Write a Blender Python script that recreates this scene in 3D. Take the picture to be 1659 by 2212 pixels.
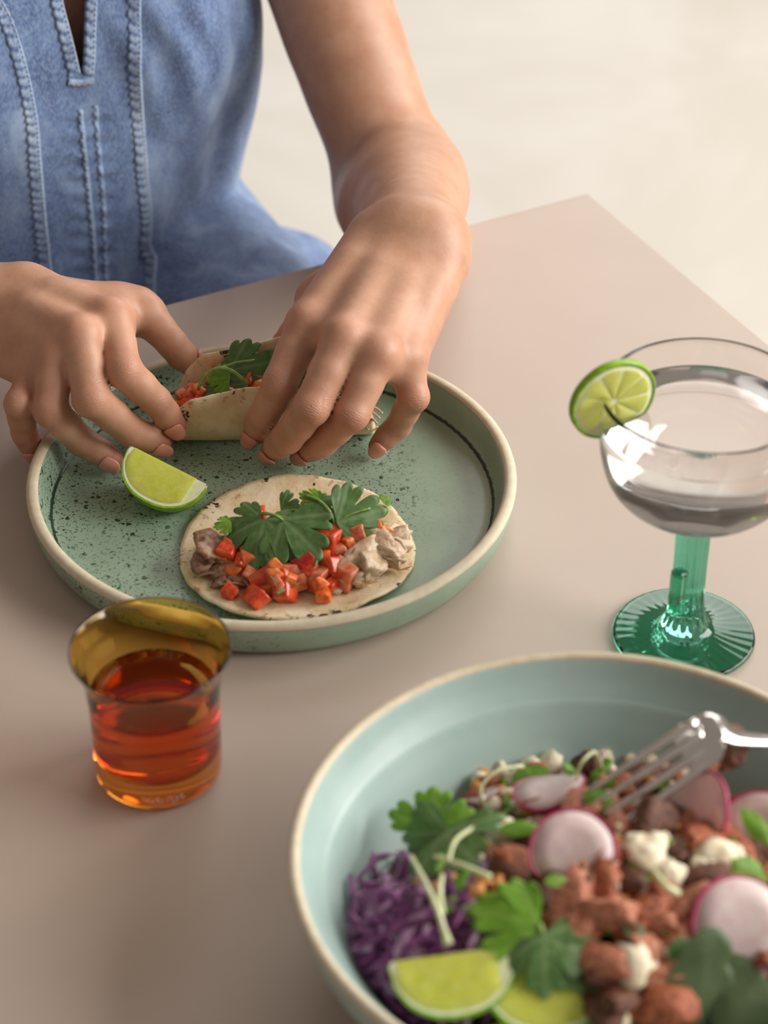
import bpy, bmesh, math, random
import numpy as np
from mathutils import Vector, Matrix

for o in list(bpy.data.objects):
    bpy.data.objects.remove(o)
SC = bpy.context.scene
COL = SC.collection
R = math.radians

# ---------------------------------------------------------------- camera
# 85 mm lens, portrait, looking 36.7 degrees down at a table top (z = 0)
PITCH, DIST, FPX = R(36.7), 1.32, 5200.0
CAM_POS = Vector((0, -DIST * math.cos(PITCH), DIST * math.sin(PITCH)))
cam_data = bpy.data.cameras.new('camera')
cam = bpy.data.objects.new('camera', cam_data)
COL.objects.link(cam)
cam.location = CAM_POS
cam.rotation_euler = (math.pi / 2 - PITCH, 0, 0)
cam_data.sensor_fit = 'VERTICAL'
cam_data.sensor_height = 36.0
cam_data.lens = FPX / 2212 * 36.0
cam_data.clip_start = 0.05
cam_data.clip_end = 60
cam_data.dof.use_dof = True
cam_data.dof.focus_distance = 1.325
cam_data.dof.aperture_fstop = 6.3
SC.camera = cam

# ---------------------------------------------------------------- light
W = bpy.data.worlds.new('daylight')
SC.world = W
W.use_nodes = True
W.node_tree.nodes['Background'].inputs[0].default_value = (1.0, 0.84, 0.74, 1)
W.node_tree.nodes['Background'].inputs[1].default_value = 0.26

def area_light(name, loc, target, sx, sy, power, color):
    ld = bpy.data.lights.new(name, 'AREA')
    ld.shape = 'RECTANGLE'
    ld.size, ld.size_y, ld.energy, ld.color = sx, sy, power, color
    lo = bpy.data.objects.new(name, ld)
    COL.objects.link(lo)
    lo.location = loc
    lo.rotation_euler = (Vector(target) - Vector(loc)).to_track_quat('-Z', 'Y').to_euler()
    return lo

area_light('window_daylight', (2.40, 0.05, 1.25), (0.0, 0.05, 0.0), 2.8, 1.5, 116, (1.0, 0.97, 0.93))
area_light('far_floor_fill', (1.5, 4.0, 2.1), (0.4, 1.2, -0.5), 3.2, 2.4, 80, (1.0, 0.98, 0.945))  # fill light added out of view to brighten the floor and backlight the table

SC.view_settings.view_transform = 'Standard'
SC.view_settings.look = 'None'
SC.view_settings.gamma = 1
SC.view_settings.use_curve_mapping = False
SC.view_settings.exposure = 0.16
SC.cycles.use_denoising = True
SC.cycles.max_bounces = 14
SC.cycles.transmission_bounces = 12
SC.cycles.transparent_max_bounces = 12

# ---------------------------------------------------------------- helpers
def at(px, py, z=0.0):
    """Point of the place at height z that stands at pixel (px, py) of the 1659 x 2212 frame."""
    fw = Vector((0, math.cos(PITCH), -math.sin(PITCH)))
    up = Vector((0, math.sin(PITCH), math.cos(PITCH)))
    d = fw + Vector((1, 0, 0)) * ((px - 829.5) / FPX) + up * ((1106 - py) / FPX)
    return CAM_POS + d * ((z - CAM_POS.z) / d.z)

def at_plane(px, py, point, normal):
    d = at(px, py, 0) - CAM_POS
    n = Vector(normal)
    return CAM_POS + d * ((Vector(point) - CAM_POS).dot(n) / d.dot(n))

def srgb(r, g, b):
    f = lambda c: ((c / 255 + 0.055) / 1.055) ** 2.4 if c > 10 else c / 255 / 12.92
    return (f(r), f(g), f(b), 1)

class NT:
    """A thin wrapper for building node materials."""
    def __init__(s, name):
        s.m = bpy.data.materials.new(name)
        s.m.use_nodes = True
        s.t = s.m.node_tree
        s.b = s.t.nodes['Principled BSDF']
        s.out = s.t.nodes['Material Output']
    def n(s, typ, **kw):
        nd = s.t.nodes.new(typ)
        for k, v in kw.items():
            setattr(nd, k, v)
        return nd
    def l(s, a, b):
        s.t.links.new(a, b)
    def set(s, **kw):
        for k, v in kw.items():
            s.b.inputs[k.replace('_', ' ')].default_value = v
        return s
    def coords(s, scale=(1, 1, 1), kind='Object', rot=(0, 0, 0)):
        tc = s.n('ShaderNodeTexCoord')
        mp = s.n('ShaderNodeMapping')
        mp.inputs['Scale'].default_value = scale
        mp.inputs['Rotation'].default_value = rot
        s.l(tc.outputs[kind], mp.inputs['Vector'])
        return mp.outputs[0]
    def noise(s, vec, scale, detail=3, rough=0.55, dist=0.0):
        nd = s.n('ShaderNodeTexNoise')
        nd.inputs['Scale'].default_value = scale
        nd.inputs['Detail'].default_value = detail
        nd.inputs['Roughness'].default_value = rough
        nd.inputs['Distortion'].default_value = dist
        if vec is not None:
            s.l(vec, nd.inputs['Vector'])
        return nd.outputs['Fac']
    def ramp(s, fac, stops, interp='LINEAR'):
        nd = s.n('ShaderNodeValToRGB')
        nd.color_ramp.interpolation = interp
        els = nd.color_ramp.elements
        while len(els) < len(stops):
            els.new(0.5)
        for e, (p, c) in zip(els, stops):
            e.position = p
            e.color = c if not isinstance(c, (int, float)) else (c, c, c, 1)
        s.l(fac, nd.inputs[0])
        return nd.outputs[0]
    def mix(s, fac, a, b, mode='MIX'):
        nd = s.n('ShaderNodeMix', data_type='RGBA', blend_type=mode)
        for sock, v in ((nd.inputs[0], fac), (nd.inputs[6], a), (nd.inputs[7], b)):
            if hasattr(v, 'links'):
                s.l(v, sock)
            else:
                sock.default_value = v
        return nd.outputs[2]
    def math(s, op, a, b=None, clamp=False):
        nd = s.n('ShaderNodeMath', operation=op, use_clamp=clamp)
        for sock, v in ((nd.inputs[0], a), (nd.inputs[1], b)):
            if v is None:
                continue
            if hasattr(v, 'links'):
                s.l(v, sock)
            else:
                sock.default_value = v
        return nd.outputs[0]
    def attr(s, name, out='Fac'):
        nd = s.n('ShaderNodeAttribute', attribute_name=name)
        return nd.outputs[out]
    def color(s, sock):
        s.l(sock, s.b.inputs['Base Color'])
    def bump(s, h, strength=0.3, dist=0.001, prev=None):
        nd = s.n('ShaderNodeBump')
        nd.inputs['Strength'].default_value = strength
        nd.inputs['Distance'].default_value = dist
        s.l(h, nd.inputs['Height'])
        if prev is not None:
            s.l(prev, nd.inputs['Normal'])
        s.l(nd.outputs[0], s.b.inputs['Normal'])
        return nd.outputs[0]

def simple_mat(name, c1, c2=None, rough=0.5, scale=200, sss=0.0, sss_r=0.003, bump=0.0, spec=0.5, bdist=0.0006, stops=(0.35, 0.65)):
    m = NT(name)
    m.set(Roughness=rough)
    m.b.inputs['Specular IOR Level'].default_value = spec
    if c2 is None:
        m.set(Base_Color=c1)
    if c2 is not None or bump:
        f = m.noise(m.coords(), scale, 4)
        if c2 is not None:
            m.color(m.ramp(f, [(stops[0], c1), (stops[1], c2)]))
        if bump:
            m.bump(f, bump, bdist)
    if sss:
        m.b.inputs['Subsurface Weight'].default_value = sss
        m.b.inputs['Subsurface Radius'].default_value = (1.0, 0.6, 0.35)
        m.b.inputs['Subsurface Scale'].default_value = sss_r
    return m.m

def tag(o, label=None, cat=None, group=None, kind=None):
    for k, v in (('label', label), ('category', cat), ('group', group), ('kind', kind)):
        if v:
            o[k] = v
    return o

def link(name, me, mats, parent=None, loc=None):
    o = bpy.data.objects.new(name, me)
    COL.objects.link(o)
    if mats is not None:
        for m in (mats if isinstance(mats, (list, tuple)) else [mats]):
            me.materials.append(m)
    if parent is not None:
        o.parent = parent
    if loc is not None:
        o.location = loc
    return o

def empty(name, loc=(0, 0, 0), rot=(0, 0, 0)):
    o = bpy.data.objects.new(name, None)
    COL.objects.link(o)
    o.location = loc
    o.rotation_euler = rot
    o.empty_display_size = 0.02
    return o

def mesh(name, verts, faces, smooth=True, mat_idx=None):
    me = bpy.data.meshes.new(name)
    me.from_pydata([tuple(v) for v in verts], [], [tuple(f) for f in faces])
    if mat_idx is not None:
        me.polygons.foreach_set('material_index', mat_idx)
    if smooth:
        me.polygons.foreach_set('use_smooth', [True] * len(me.polygons))
    me.update()
    return me

def lathe(name, prof, segs=96, closed=False, fn=None):
    """Surface of revolution; prof is [(r, z)]; fn(i, k, r, z, a) may bend a point."""
    vs, fs = [], []
    n = len(prof)
    for k in range(segs):
        a = 2 * math.pi * k / segs
        for i, (r, z) in enumerate(prof):
            p = (r * math.cos(a), r * math.sin(a), z)
            vs.append(fn(i, r, z, a) if fn else p)
    for k in range(segs):
        k2 = (k + 1) % segs
        for i in range(n if closed else n - 1):
            j = (i + 1) % n
            fs.append((k * n + i, k2 * n + i, k2 * n + j, k * n + j))
    me = mesh(name, vs, fs)
    bm = bmesh.new()
    bm.from_mesh(me)
    bmesh.ops.remove_doubles(bm, verts=bm.verts, dist=1e-6)
    bmesh.ops.recalc_face_normals(bm, faces=bm.faces)
    bm.to_mesh(me)
    bm.free()
    me.polygons.foreach_set('use_smooth', [True] * len(me.polygons))
    return me

def smooth_profile(pts, per=6):
    """Catmull-Rom through profile points."""
    P = [Vector((p[0], p[1], 0)) for p in pts]
    P = [P[0] * 2 - P[1]] + P + [P[-1] * 2 - P[-2]]
    out = []
    for i in range(1, len(P) - 2):
        for k in range(per):
            t = k / per
            a, b, c, d = P[i - 1], P[i], P[i + 1], P[i + 2]
            q = 0.5 * ((2 * b) + (c - a) * t + (2 * a - 5 * b + 4 * c - d) * t * t + (3 * b - a - 3 * c + d) * t ** 3)
            out.append((max(q.x, 0.0), q.y))
    out.append(pts[-1])
    return out

def catmull(pts, per=6):
    P = [Vector(p) for p in pts]
    P = [P[0] * 2 - P[1]] + P + [P[-1] * 2 - P[-2]]
    out = []
    for i in range(1, len(P) - 2):
        for k in range(per):
            t = k / per
            a, b, c, d = P[i - 1], P[i], P[i + 1], P[i + 2]
            out.append(0.5 * ((2 * b) + (c - a) * t + (2 * a - 5 * b + 4 * c - d) * t * t + (3 * b - a - 3 * c + d) * t ** 3))
    out.append(P[-2])
    return out

def tube_data(pts, radii, segs=8, flat=1.0, up=(0, 0, 1), vs=None, fs=None):
    vs = [] if vs is None else vs
    fs = [] if fs is None else fs
    base = len(vs)
    n = len(pts)
    pts = [Vector(p) for p in pts]
    if not hasattr(radii, '__len__'):
        radii = [radii] * n
    for i, p in enumerate(pts):
        t = (pts[min(i + 1, n - 1)] - pts[max(i - 1, 0)]).normalized()
        s = t.cross(Vector(up))
        if s.length < 1e-4:
            s = t.cross(Vector((1, 0.3, 0)))
        s.normalize()
        w = s.cross(t).normalized()
        for k in range(segs):
            a = 2 * math.pi * k / segs
            vs.append(p + s * (math.cos(a) * radii[i]) + w * (math.sin(a) * radii[i] * flat))
    for i in range(n - 1):
        for k in range(segs):
            k2 = (k + 1) % segs
            fs.append((base + i * segs + k, base + i * segs + k2, base + (i + 1) * segs + k2, base + (i + 1) * segs + k))
    fs.append(tuple(base + k for k in reversed(range(segs))))
    fs.append(tuple(base + (n - 1) * segs + k for k in range(segs)))
    return vs, fs

def tube(name, pts, radii, segs=8, flat=1.0, up=(0, 0, 1)):
    return mesh(name, *tube_data(pts, radii, segs, flat, up))

def box_mesh(name, x0, x1, y0, y1, z0, z1, bevel=0.0, seg=2):
    bm = bmesh.new()
    bmesh.ops.create_cube(bm, size=1)
    for v in bm.verts:
        v.co = ((x0 + x1) / 2 + v.co.x * (x1 - x0), (y0 + y1) / 2 + v.co.y * (y1 - y0), (z0 + z1) / 2 + v.co.z * (z1 - z0))
    if bevel:
        bmesh.ops.bevel(bm, geom=bm.edges[:], offset=bevel, segments=seg, affect='EDGES', profile=0.5)
    me = bpy.data.meshes.new(name)
    bm.to_mesh(me)
    bm.free()
    return me

_nz = np.random.RandomState(5)
_nk = _nz.randn(12, 3)
_np = _nz.rand(12) * 6.28
def wob(p, f=1.0, seed=0.0):
    """Cheap smooth pseudo noise in about -1..1 at a point (or N x 3 points)."""
    p = np.asarray(p, float) * f
    s = 0
    for i in range(6):
        s = s + np.sin(p @ _nk[i] + _np[i] + seed * (i + 1.7)) / (1 + 0.35 * i)
    return s / 3.0

# ================================================================ the setting
m = NT('pale_floor')
v = m.coords()
f1 = m.noise(v, 1.6, 4, 0.6, 0.6)
f2 = m.noise(v, 9, 5, 0.6)
c = m.mix(m.ramp(f1, [(0.38, 0.0), (0.66, 1.0)]), srgb(212, 206, 194), srgb(230, 227, 220))
c = m.mix(m.math('MULTIPLY', m.ramp(f2, [(0.6, 0.0), (0.8, 1.0)]), 0.25), c, srgb(228, 214, 192))
m.color(c)
m.set(Roughness=0.6)
fl = link('floor', box_mesh('floor', -6, 7, -5, 9, -0.80, -0.74), m.m)
tag(fl, 'pale cream smooth floor behind and below the table', kind='structure')

# ---------------------------------------------------------------- table
TCORNER = at(1272, 416, 0)                       # far right corner of the top
TU = Vector((-0.888, -0.460, 0)).normalized()    # along the far edge, away from the corner
TV = Vector((0.460, -0.888, 0)).normalized()     # along the right edge, towards the camera
TANG = math.atan2(TU.y, TU.x)
m = NT('beige_laminate')
v = m.coords()
m.color(m.ramp(m.noise(v, 14, 3), [(0.3, srgb(187, 170, 156)), (0.7, srgb(191, 174, 160))]))
m.set(Roughness=0.42)
m.bump(m.noise(v, 900, 2), 0.05, 0.0003)
M_TABLE = m.m
table = empty('table', (TCORNER.x, TCORNER.y, -0.74), (0, 0, TANG))
tag(table, 'square-cornered beige table that carries the plate, bowl and glasses', 'table')
# local x runs along the far edge; local y of this frame points to -TV or TV
ly = Vector((-math.sin(TANG), math.cos(TANG), 0))
sy = 1 if ly.dot(TV) > 0 else -1
TW, TL = 0.86, 1.16
def tbox(name, x0, x1, y0, y1, z0, z1, b):
    ya, yb = sorted((sy * y0, sy * y1))
    return link(name, box_mesh(name, x0, x1, ya, yb, z0 + 0.74, z1 + 0.74, b, 3), M_TABLE, table)
tbox('table_top', 0, TW, 0, TL, -0.022, 0.0, 0.0022)
for x in (0.06, TW - 0.11):
    for y in (0.06, TL - 0.11):
        tbox('leg', x, x + 0.05, y, y + 0.05, -0.74, -0.0225, 0.004)

# ================================================================ tableware
# ---------------------------------------------------------------- plate
PC = Vector((-0.0608, 0.0026, 0))
PLATE_Z = 0.0065
m = NT('speckled_sage_glaze')
v = m.coords()
tc = m.n('ShaderNodeTexCoord')
sep = m.n('ShaderNodeSeparateXYZ')
m.l(tc.outputs['Object'], sep.inputs[0])
x, y, z = sep.outputs
rad = m.math('SQRT', m.math('ADD', m.math('MULTIPLY', x, x), m.math('MULTIPLY', y, y)))
base = m.ramp(m.noise(v, 38, 4, 0.6), [(0.3, srgb(136, 158, 136)), (0.7, srgb(152, 174, 152))])
wp = m.n('ShaderNodeVectorMath', operation='ADD')
nz = m.n('ShaderNodeTexNoise')
nz.inputs['Scale'].default_value = 420
nz.inputs['Detail'].default_value = 2
m.l(v, nz.inputs['Vector'])
sc = m.n('ShaderNodeVectorMath', operation='SCALE')
m.l(nz.outputs['Color'], sc.inputs[0])
sc.inputs['Scale'].default_value = 0.0030
m.l(v, wp.inputs[0])
m.l(sc.outputs[0], wp.inputs[1])
def dots(scale, keep, size):
    vo = m.n('ShaderNodeTexVoronoi', feature='F1')
    vo.inputs['Scale'].default_value = scale
    m.l(wp.outputs[0], vo.inputs['Vector'])
    s2 = m.n('ShaderNodeSeparateColor')
    m.l(vo.outputs['Color'], s2.inputs[0])
    rnd = m.math('MAXIMUM', m.math('SUBTRACT', s2.outputs[0], 1 - keep), 0.0)
    thr = m.math('MULTIPLY', rnd, size / keep)
    return m.math('MULTIPLY', m.math('SUBTRACT', thr, vo.outputs['Distance']), 14.0, clamp=True)
big = dots(330, 0.36, 0.55)
small = dots(820, 0.60, 0.66)
mask = m.ramp(m.math('ADD', rad, m.math('MULTIPLY', x, 0.55)), [(0.108, 1.0), (0.140, 0.10)])
patch = m.ramp(m.noise(v, 30, 3, 0.6), [(0.30, 0.35), (0.50, 1.0)])
sp = m.math('MULTIPLY', m.math('MAXIMUM', big, m.math('MULTIPLY', small, 0.75)), m.math('MULTIPLY', mask, patch))
c = m.mix(sp, base, srgb(38, 62, 40))
# dark glaze line where the wall meets the floor
ringd = m.math('ABSOLUTE', m.math('SUBTRACT', m.math('ADD', rad, m.math('MULTIPLY', m.noise(v, 300, 3), 0.0014)), 0.1212))
ring = m.math('MULTIPLY', m.math('SUBTRACT', 0.0011, ringd), 1800.0, clamp=True)
inside = m.math('LESS_THAN', z, 0.0115)
upper = m.math('GREATER_THAN', z, 0.004)
c = m.mix(m.math('MULTIPLY', m.math('MULTIPLY', ring, inside), upper), c, srgb(24, 52, 36))
m.color(c)
m.set(Roughness=0.36)
m.b.inputs['Coat Weight'].default_value = 0.15
m.b.inputs['Coat Roughness'].default_value = 0.2
m.bump(m.noise(v, 260, 3), 0.08, 0.0006)
M_SAGE = m.m

m = NT('bare_clay_rim')
m.color(m.ramp(m.noise(m.coords(), 160, 4), [(0.3, srgb(201, 188, 160)), (0.7, srgb(216, 204, 178))]))
m.set(Roughness=0.55)
M_CLAY = m.m

plate = empty('dinner_plate', PC)
tag(plate, 'round sage green speckled plate with upright wall and bare clay rim', 'plate')
prof = [(0, PLATE_Z), (0.03, PLATE_Z), (0.06, PLATE_Z), (0.09, PLATE_Z), (0.115, PLATE_Z), (0.1195, PLATE_Z + 0.0002), (0.1212, PLATE_Z + 0.0012),
        (0.1224, PLATE_Z + 0.0032), (0.1240, 0.015), (0.1256, 0.0215), (0.1263, 0.0236)]
prof2 = [(0.1320, 0.0236), (0.1327, 0.0215), (0.1318, 0.0150), (0.1302, 0.0090), (0.1275, 0.0045), (0.1225, 0.0016), (0.1190, 0.0), (0.1120, 0.0), (0.1110, 0.002), (0.06, 0.0022), (0.0, 0.0022)]
link('plate_body', lathe('plate_body', prof + prof2, 160), M_SAGE, plate)
link('rim', lathe('rim', [(0.1262, 0.0225), (0.12635, 0.0238), (0.1270, 0.0249), (0.1283, 0.0255), (0.1300, 0.0256), (0.1315, 0.0252),
                          (0.1325, 0.0243), (0.13285, 0.0232), (0.13275, 0.0220), (0.1300, 0.0222)], 160, closed=True), M_CLAY, plate)

# ---------------------------------------------------------------- serving bowl
BC = Vector((0.091, -0.330, 0))
BR, BH = 0.1315, 0.068
m = NT('pale_blue_green_glaze')
v = m.coords()
m.color(m.ramp(m.noise(v, 24, 4, 0.6), [(0.3, srgb(156, 180, 174)), (0.7, srgb(168, 190, 184))]))
m.set(Roughness=0.38)
m.bump(m.noise(v, 200, 3), 0.06, 0.0006)
M_BOWLG = m.m
bowl = empty('salad_bowl', BC)
tag(bowl, 'wide pale blue-green ceramic bowl with cream rim, full of salad', 'bowl')
inn = smooth_profile([(0.0, 0.0085), (0.05, 0.0088), (0.078, 0.0120), (0.098, 0.0235), (0.110, 0.0400), (0.1155, 0.0490), (0.1178, 0.0515), (0.1225, 0.0580), (0.1270, 0.0672)], 5)
outp = smooth_profile([(0.1310, 0.0672), (0.1300, 0.0560), (0.1235, 0.0400), (0.1130, 0.0220), (0.0980, 0.0095), (0.0720, 0.0030), (0.0600, 0.0)], 5)
link('bowl_body', lathe('bowl_body', inn + outp + [(0.055, 0.0), (0.053, 0.0022), (0.0, 0.0024)], 160), M_BOWLG, bowl)
link('rim', lathe('rim', [(0.1264, 0.0655), (0.1266, 0.0668), (0.1274, 0.0680), (0.1290, 0.0684), (0.1306, 0.0680), (0.1315, 0.0669), (0.1315, 0.0652), (0.1290, 0.0655)], 160, closed=True), M_CLAY, bowl)

# ---------------------------------------------------------------- glass materials
def glass_mat(name, color, ior=1.5, rough=0.0, absorb=None, dens=0.0):
    m = NT(name)
    m.set(Base_Color=color, Roughness=rough, IOR=ior)
    m.b.inputs['Transmission Weight'].default_value = 1.0
    if absorb:
        va = m.n('ShaderNodeVolumeAbsorption')
        va.inputs['Color'].default_value = absorb
        va.inputs['Density'].default_value = dens
        m.l(va.outputs[0], m.out.inputs['Volume'])
    return m.m

# ---------------------------------------------------------------- amber tumbler
AC = Vector((-0.1077, -0.2065, 0))
AH = 0.076
M_AMBER = glass_mat('amber_glass', (0.93, 0.64, 0.15, 1), 1.5, 0.0, (0.95, 0.5, 0.05, 1), 25.0)
tumbler = empty('amber_tumbler', AC)
tag(tumbler, 'amber glass tumbler with flared lip and thick base in front of the plate', 'glass')
outer = smooth_profile([(0.0285, 0.0012), (0.0301, 0.004), (0.0305, 0.012), (0.0306, 0.030), (0.0310, 0.045), (0.0325, 0.060), (0.0352, 0.070), (0.0378, 0.0752)], 6)
inner = smooth_profile([(0.0366, 0.0754), (0.0338, 0.0695), (0.0308, 0.058), (0.0290, 0.045), (0.0284, 0.030), (0.0280, 0.020), (0.0262, 0.0162), (0.022, 0.0150), (0.0, 0.0146)], 6)
gm = lathe('tumbler_wall', [(0.0, 0.0010), (0.020, 0.0006), (0.0265, 0.0)] + outer + [(0.0376, 0.0760), (0.0370, 0.0760)] + inner, 128)
link('tumbler_wall', gm, M_AMBER, tumbler)
# a small raised, unreadable script mark low on the front of the glass
vs, fs = [], []
rr_ = random.Random(3)
a_ = R(-100)
pen = []
for k in range(46):
    t = k / 45
    h_ = 0.0085 + 0.0013 * math.sin(k * 1.25) * (1.9 if k % 17 < 4 else 1.0) + 0.0006 * math.sin(k * 0.5)
    aa = a_ + R(38) * t + R(1.1) * math.cos(k * 1.25)
    pen.append(Vector((0.03052 * math.cos(aa), 0.03052 * math.sin(aa), h_)))
tube_data(catmull(pen, 3), 0.00032, 6, 1.0, (0, 0, 1), vs, fs)
link('embossed_mark', mesh('embossed_mark', vs, fs), M_AMBER, tumbler)
# drink in the tumbler
LZ = 0.0505
M_TEA = glass_mat('amber_drink_liquid', (1, 1, 1, 1), 1.33, 0.0, (0.95, 0.44, 0.03, 1), 50.0)
def r_in(zz):
    pr = sorted(inner, key=lambda q: q[1])
    return float(np.interp(zz, [q[1] for q in pr], [q[0] for q in pr]))
lp = [(0, 0.0144)] + [(r + 0.0003, z - 0.0001) for r, z in sorted(inner, key=lambda q: q[1]) if z < LZ - 0.001 and r > 0.004]
lp += [(r_in(LZ) + 0.0003, LZ), (0.02, LZ - 0.0002), (0, LZ - 0.0002)]
tag(link('drink', lathe('drink', lp, 96), M_TEA, None, AC), 'amber coloured drink filling the amber tumbler', 'drink')

# ---------------------------------------------------------------- coupe glass
CC = Vector((0.1535, -0.107, 0))
M_CLEAR = glass_mat('clear_glass', (1, 1, 1, 1), 1.48)
M_GREEN = glass_mat('green_glass', (0.19, 0.69, 0.49, 1), 1.48)
M_WATER = glass_mat('cloudy_clear_drink', (0.99, 0.99, 0.985, 1), 1.33, 0.0)
M_WATER.node_tree.nodes['Principled BSDF'].inputs['Transmission Weight'].default_value = 1.0
coupe = empty('coupe_glass', CC)
tag(coupe, 'clear coupe glass on a ribbed green cactus stem and green foot', 'glass')
bo = smooth_profile([(0.0078, 0.0822), (0.018, 0.0834), (0.033, 0.0888), (0.0440, 0.1000), (0.0490, 0.1160), (0.0500, 0.132), (0.0497, 0.1492)], 6)
bi = smooth_profile([(0.0486, 0.1492), (0.0489, 0.132), (0.0478, 0.1168), (0.0430, 0.1012), (0.0322, 0.0905), (0.017, 0.0855), (0.0, 0.0844)], 6)
link('glass_bowl', lathe('glass_bowl', [(0, 0.0820)] + bo + [(0.0494, 0.1500), (0.0488, 0.1500)] + bi, 128), M_CLEAR, coupe)
def r_ci(zz):
    pr = sorted(bi, key=lambda q: q[1])
    return float(np.interp(zz, [q[1] for q in pr], [q[0] for q in pr]))
CL = 0.134
lp = [(0, 0.0842)] + [(r + 0.0003, z - 0.0001) for r, z in sorted(bi, key=lambda q: q[1]) if z < CL - 0.001 and r > 0.004]
lp += [(r_ci(CL) + 0.0003, CL), (0.03, CL - 0.0002), (0, CL - 0.0002)]
tag(link('drink', lathe('drink', lp, 96), M_WATER, None, CC), 'clear pale drink filling the coupe glass', 'drink')
# ribbed stem: 14 flutes
sp_ = smooth_profile([(0.0120, 0.0092), (0.0106, 0.0120), (0.0088, 0.0190), (0.0080, 0.0300), (0.0080, 0.0520), (0.0084, 0.0730), (0.0090, 0.0818)], 6)
def flute(i, r, z, a):
    k = r * (1 + 0.075 * min(1, max(0, (z - 0.0092) / 0.006)) * math.cos(14 * a)) if r > 0.001 else r
    return (k * math.cos(a), k * math.sin(a), z)
link('stem', lathe('stem', sp_ + [(0, 0.0818)], 168, fn=flute), M_GREEN, coupe)
# the small cactus arm on the side of the stem that faces the camera
d = Vector((-0.55, -0.83, 0)).normalized()
arm = catmull([d * 0.0070 + Vector((0, 0, 0.026)), d * 0.0105 + Vector((0, 0, 0.0275)), d * 0.0122 + Vector((0, 0, 0.033)), d * 0.0122 + Vector((0, 0, 0.044)), d * 0.0120 + Vector((0, 0, 0.0515))], 6)
avs, afs = [], []
def ribbed_tube(pts, r, segs=48, ribs=8):
    n = len(pts)
    for i, p in enumerate(pts):
        t = (pts[min(i + 1, n - 1)] - pts[max(i - 1, 0)]).normalized()
        s = t.cross(d.cross(Vector((0, 0, 1)))).normalized()
        w = s.cross(t).normalized()
        rr = r * (1.0 if i < n - 2 else (0.86 if i == n - 2 else 0.45))
        for k in range(segs):
            a = 2 * math.pi * k / segs
            q = rr * (1 + 0.07 * math.cos(ribs * a))
            avs.append(p + s * (math.cos(a) * q) + w * (math.sin(a) * q))
    for i in range(n - 1):
        for k in range(segs):
            k2 = (k + 1) % segs
            afs.append((i * segs + k, i * segs + k2, (i + 1) * segs + k2, (i + 1) * segs + k))
    afs.append(tuple(reversed(range(segs))))
    afs.append(tuple((n - 1) * segs + k for k in range(segs)))
ribbed_tube(arm, 0.0042)
ame = mesh('stem_arm', avs, afs)
bm = bmesh.new(); bm.from_mesh(ame); bmesh.ops.recalc_face_normals(bm, faces=bm.faces); bm.to_mesh(ame); bm.free()
link('stem_arm', ame, M_GREEN, coupe)
def ridge(i, r, z, a):
    h = z + (0.00006 * math.cos(36 * a) * min(1, max(0, (r - 0.012) / 0.01)) if i in TOPS else 0)
    return (r * math.cos(a), r * math.sin(a), h)
foot_top = smooth_profile([(0.0358, 0.0034), (0.030, 0.0040), (0.022, 0.0052), (0.015, 0.0072), (0.0120, 0.0092)], 5)
fp = [(0.0, 0.0006), (0.034, 0.0), (0.0360, 0.0006), (0.0365, 0.0018)]
TOPS = set(range(len(fp), len(fp) + len(foot_top)))
link('foot', lathe('foot', fp + foot_top, 240, fn=ridge), M_GREEN, coupe)

# ================================================================ food on the plate
rng = random.Random(11)
def rot_to(nrm, spin=0.0):
    """Matrix that turns local z to nrm, with a spin about it."""
    q = Vector((0, 0, 1)).rotation_difference(Vector(nrm).normalized())
    return (q.to_matrix() @ Matrix.Rotation(spin, 3, 'Z')).to_euler()

def place(name, me, loc, rot=(0, 0, 0), scale=1.0, label=None, cat=None, group=None):
    o = bpy.data.objects.new(name, me)
    COL.objects.link(o)
    o.location = loc
    o.rotation_euler = rot
    o.scale = (scale,) * 3 if not hasattr(scale, '__len__') else scale
    tag(o, label, cat, group)
    return o

# ---------------------------------------------------------------- tortillas
def tortilla_mat():
    m = NT('corn_tortilla')
    v = m.coords()
    c = m.ramp(m.noise(v, 60, 5, 0.65), [(0.28, srgb(214, 182, 128)), (0.52, srgb(233, 212, 172)), (0.75, srgb(244, 231, 204))])
    edge = m.attr('edge')
    n2 = m.noise(v, 170, 4, 0.65)
    toast = m.math('MULTIPLY', m.ramp(m.math('ADD', n2, m.math('MULTIPLY', edge, 0.13)), [(0.68, 0.0), (0.76, 1.0)]), 0.55)
    c = m.mix(toast, c, srgb(150, 92, 48))
    n3 = m.noise(m.coords((1, 1, 1)), 95, 4, 0.7)
    char = m.ramp(m.math('ADD', n3, m.math('MULTIPLY', m.math('POWER', edge, 2.0), 0.16)), [(0.735, 0.0), (0.765, 1.0)])
    c = m.mix(char, c, srgb(58, 34, 24))
    m.color(c)
    m.set(Roughness=0.75)
    m.b.inputs['Subsurface Weight'].default_value = 0.15
    m.b.inputs['Subsurface Scale'].default_value = 0.004
    b = m.bump(m.noise(v, 420, 5, 0.7), 0.35, 0.0012)
    m.bump(m.noise(v, 90, 3, 0.6), 0.3, 0.0025, b)
    return m.m
M_TORT = tortilla_mat()

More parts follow.
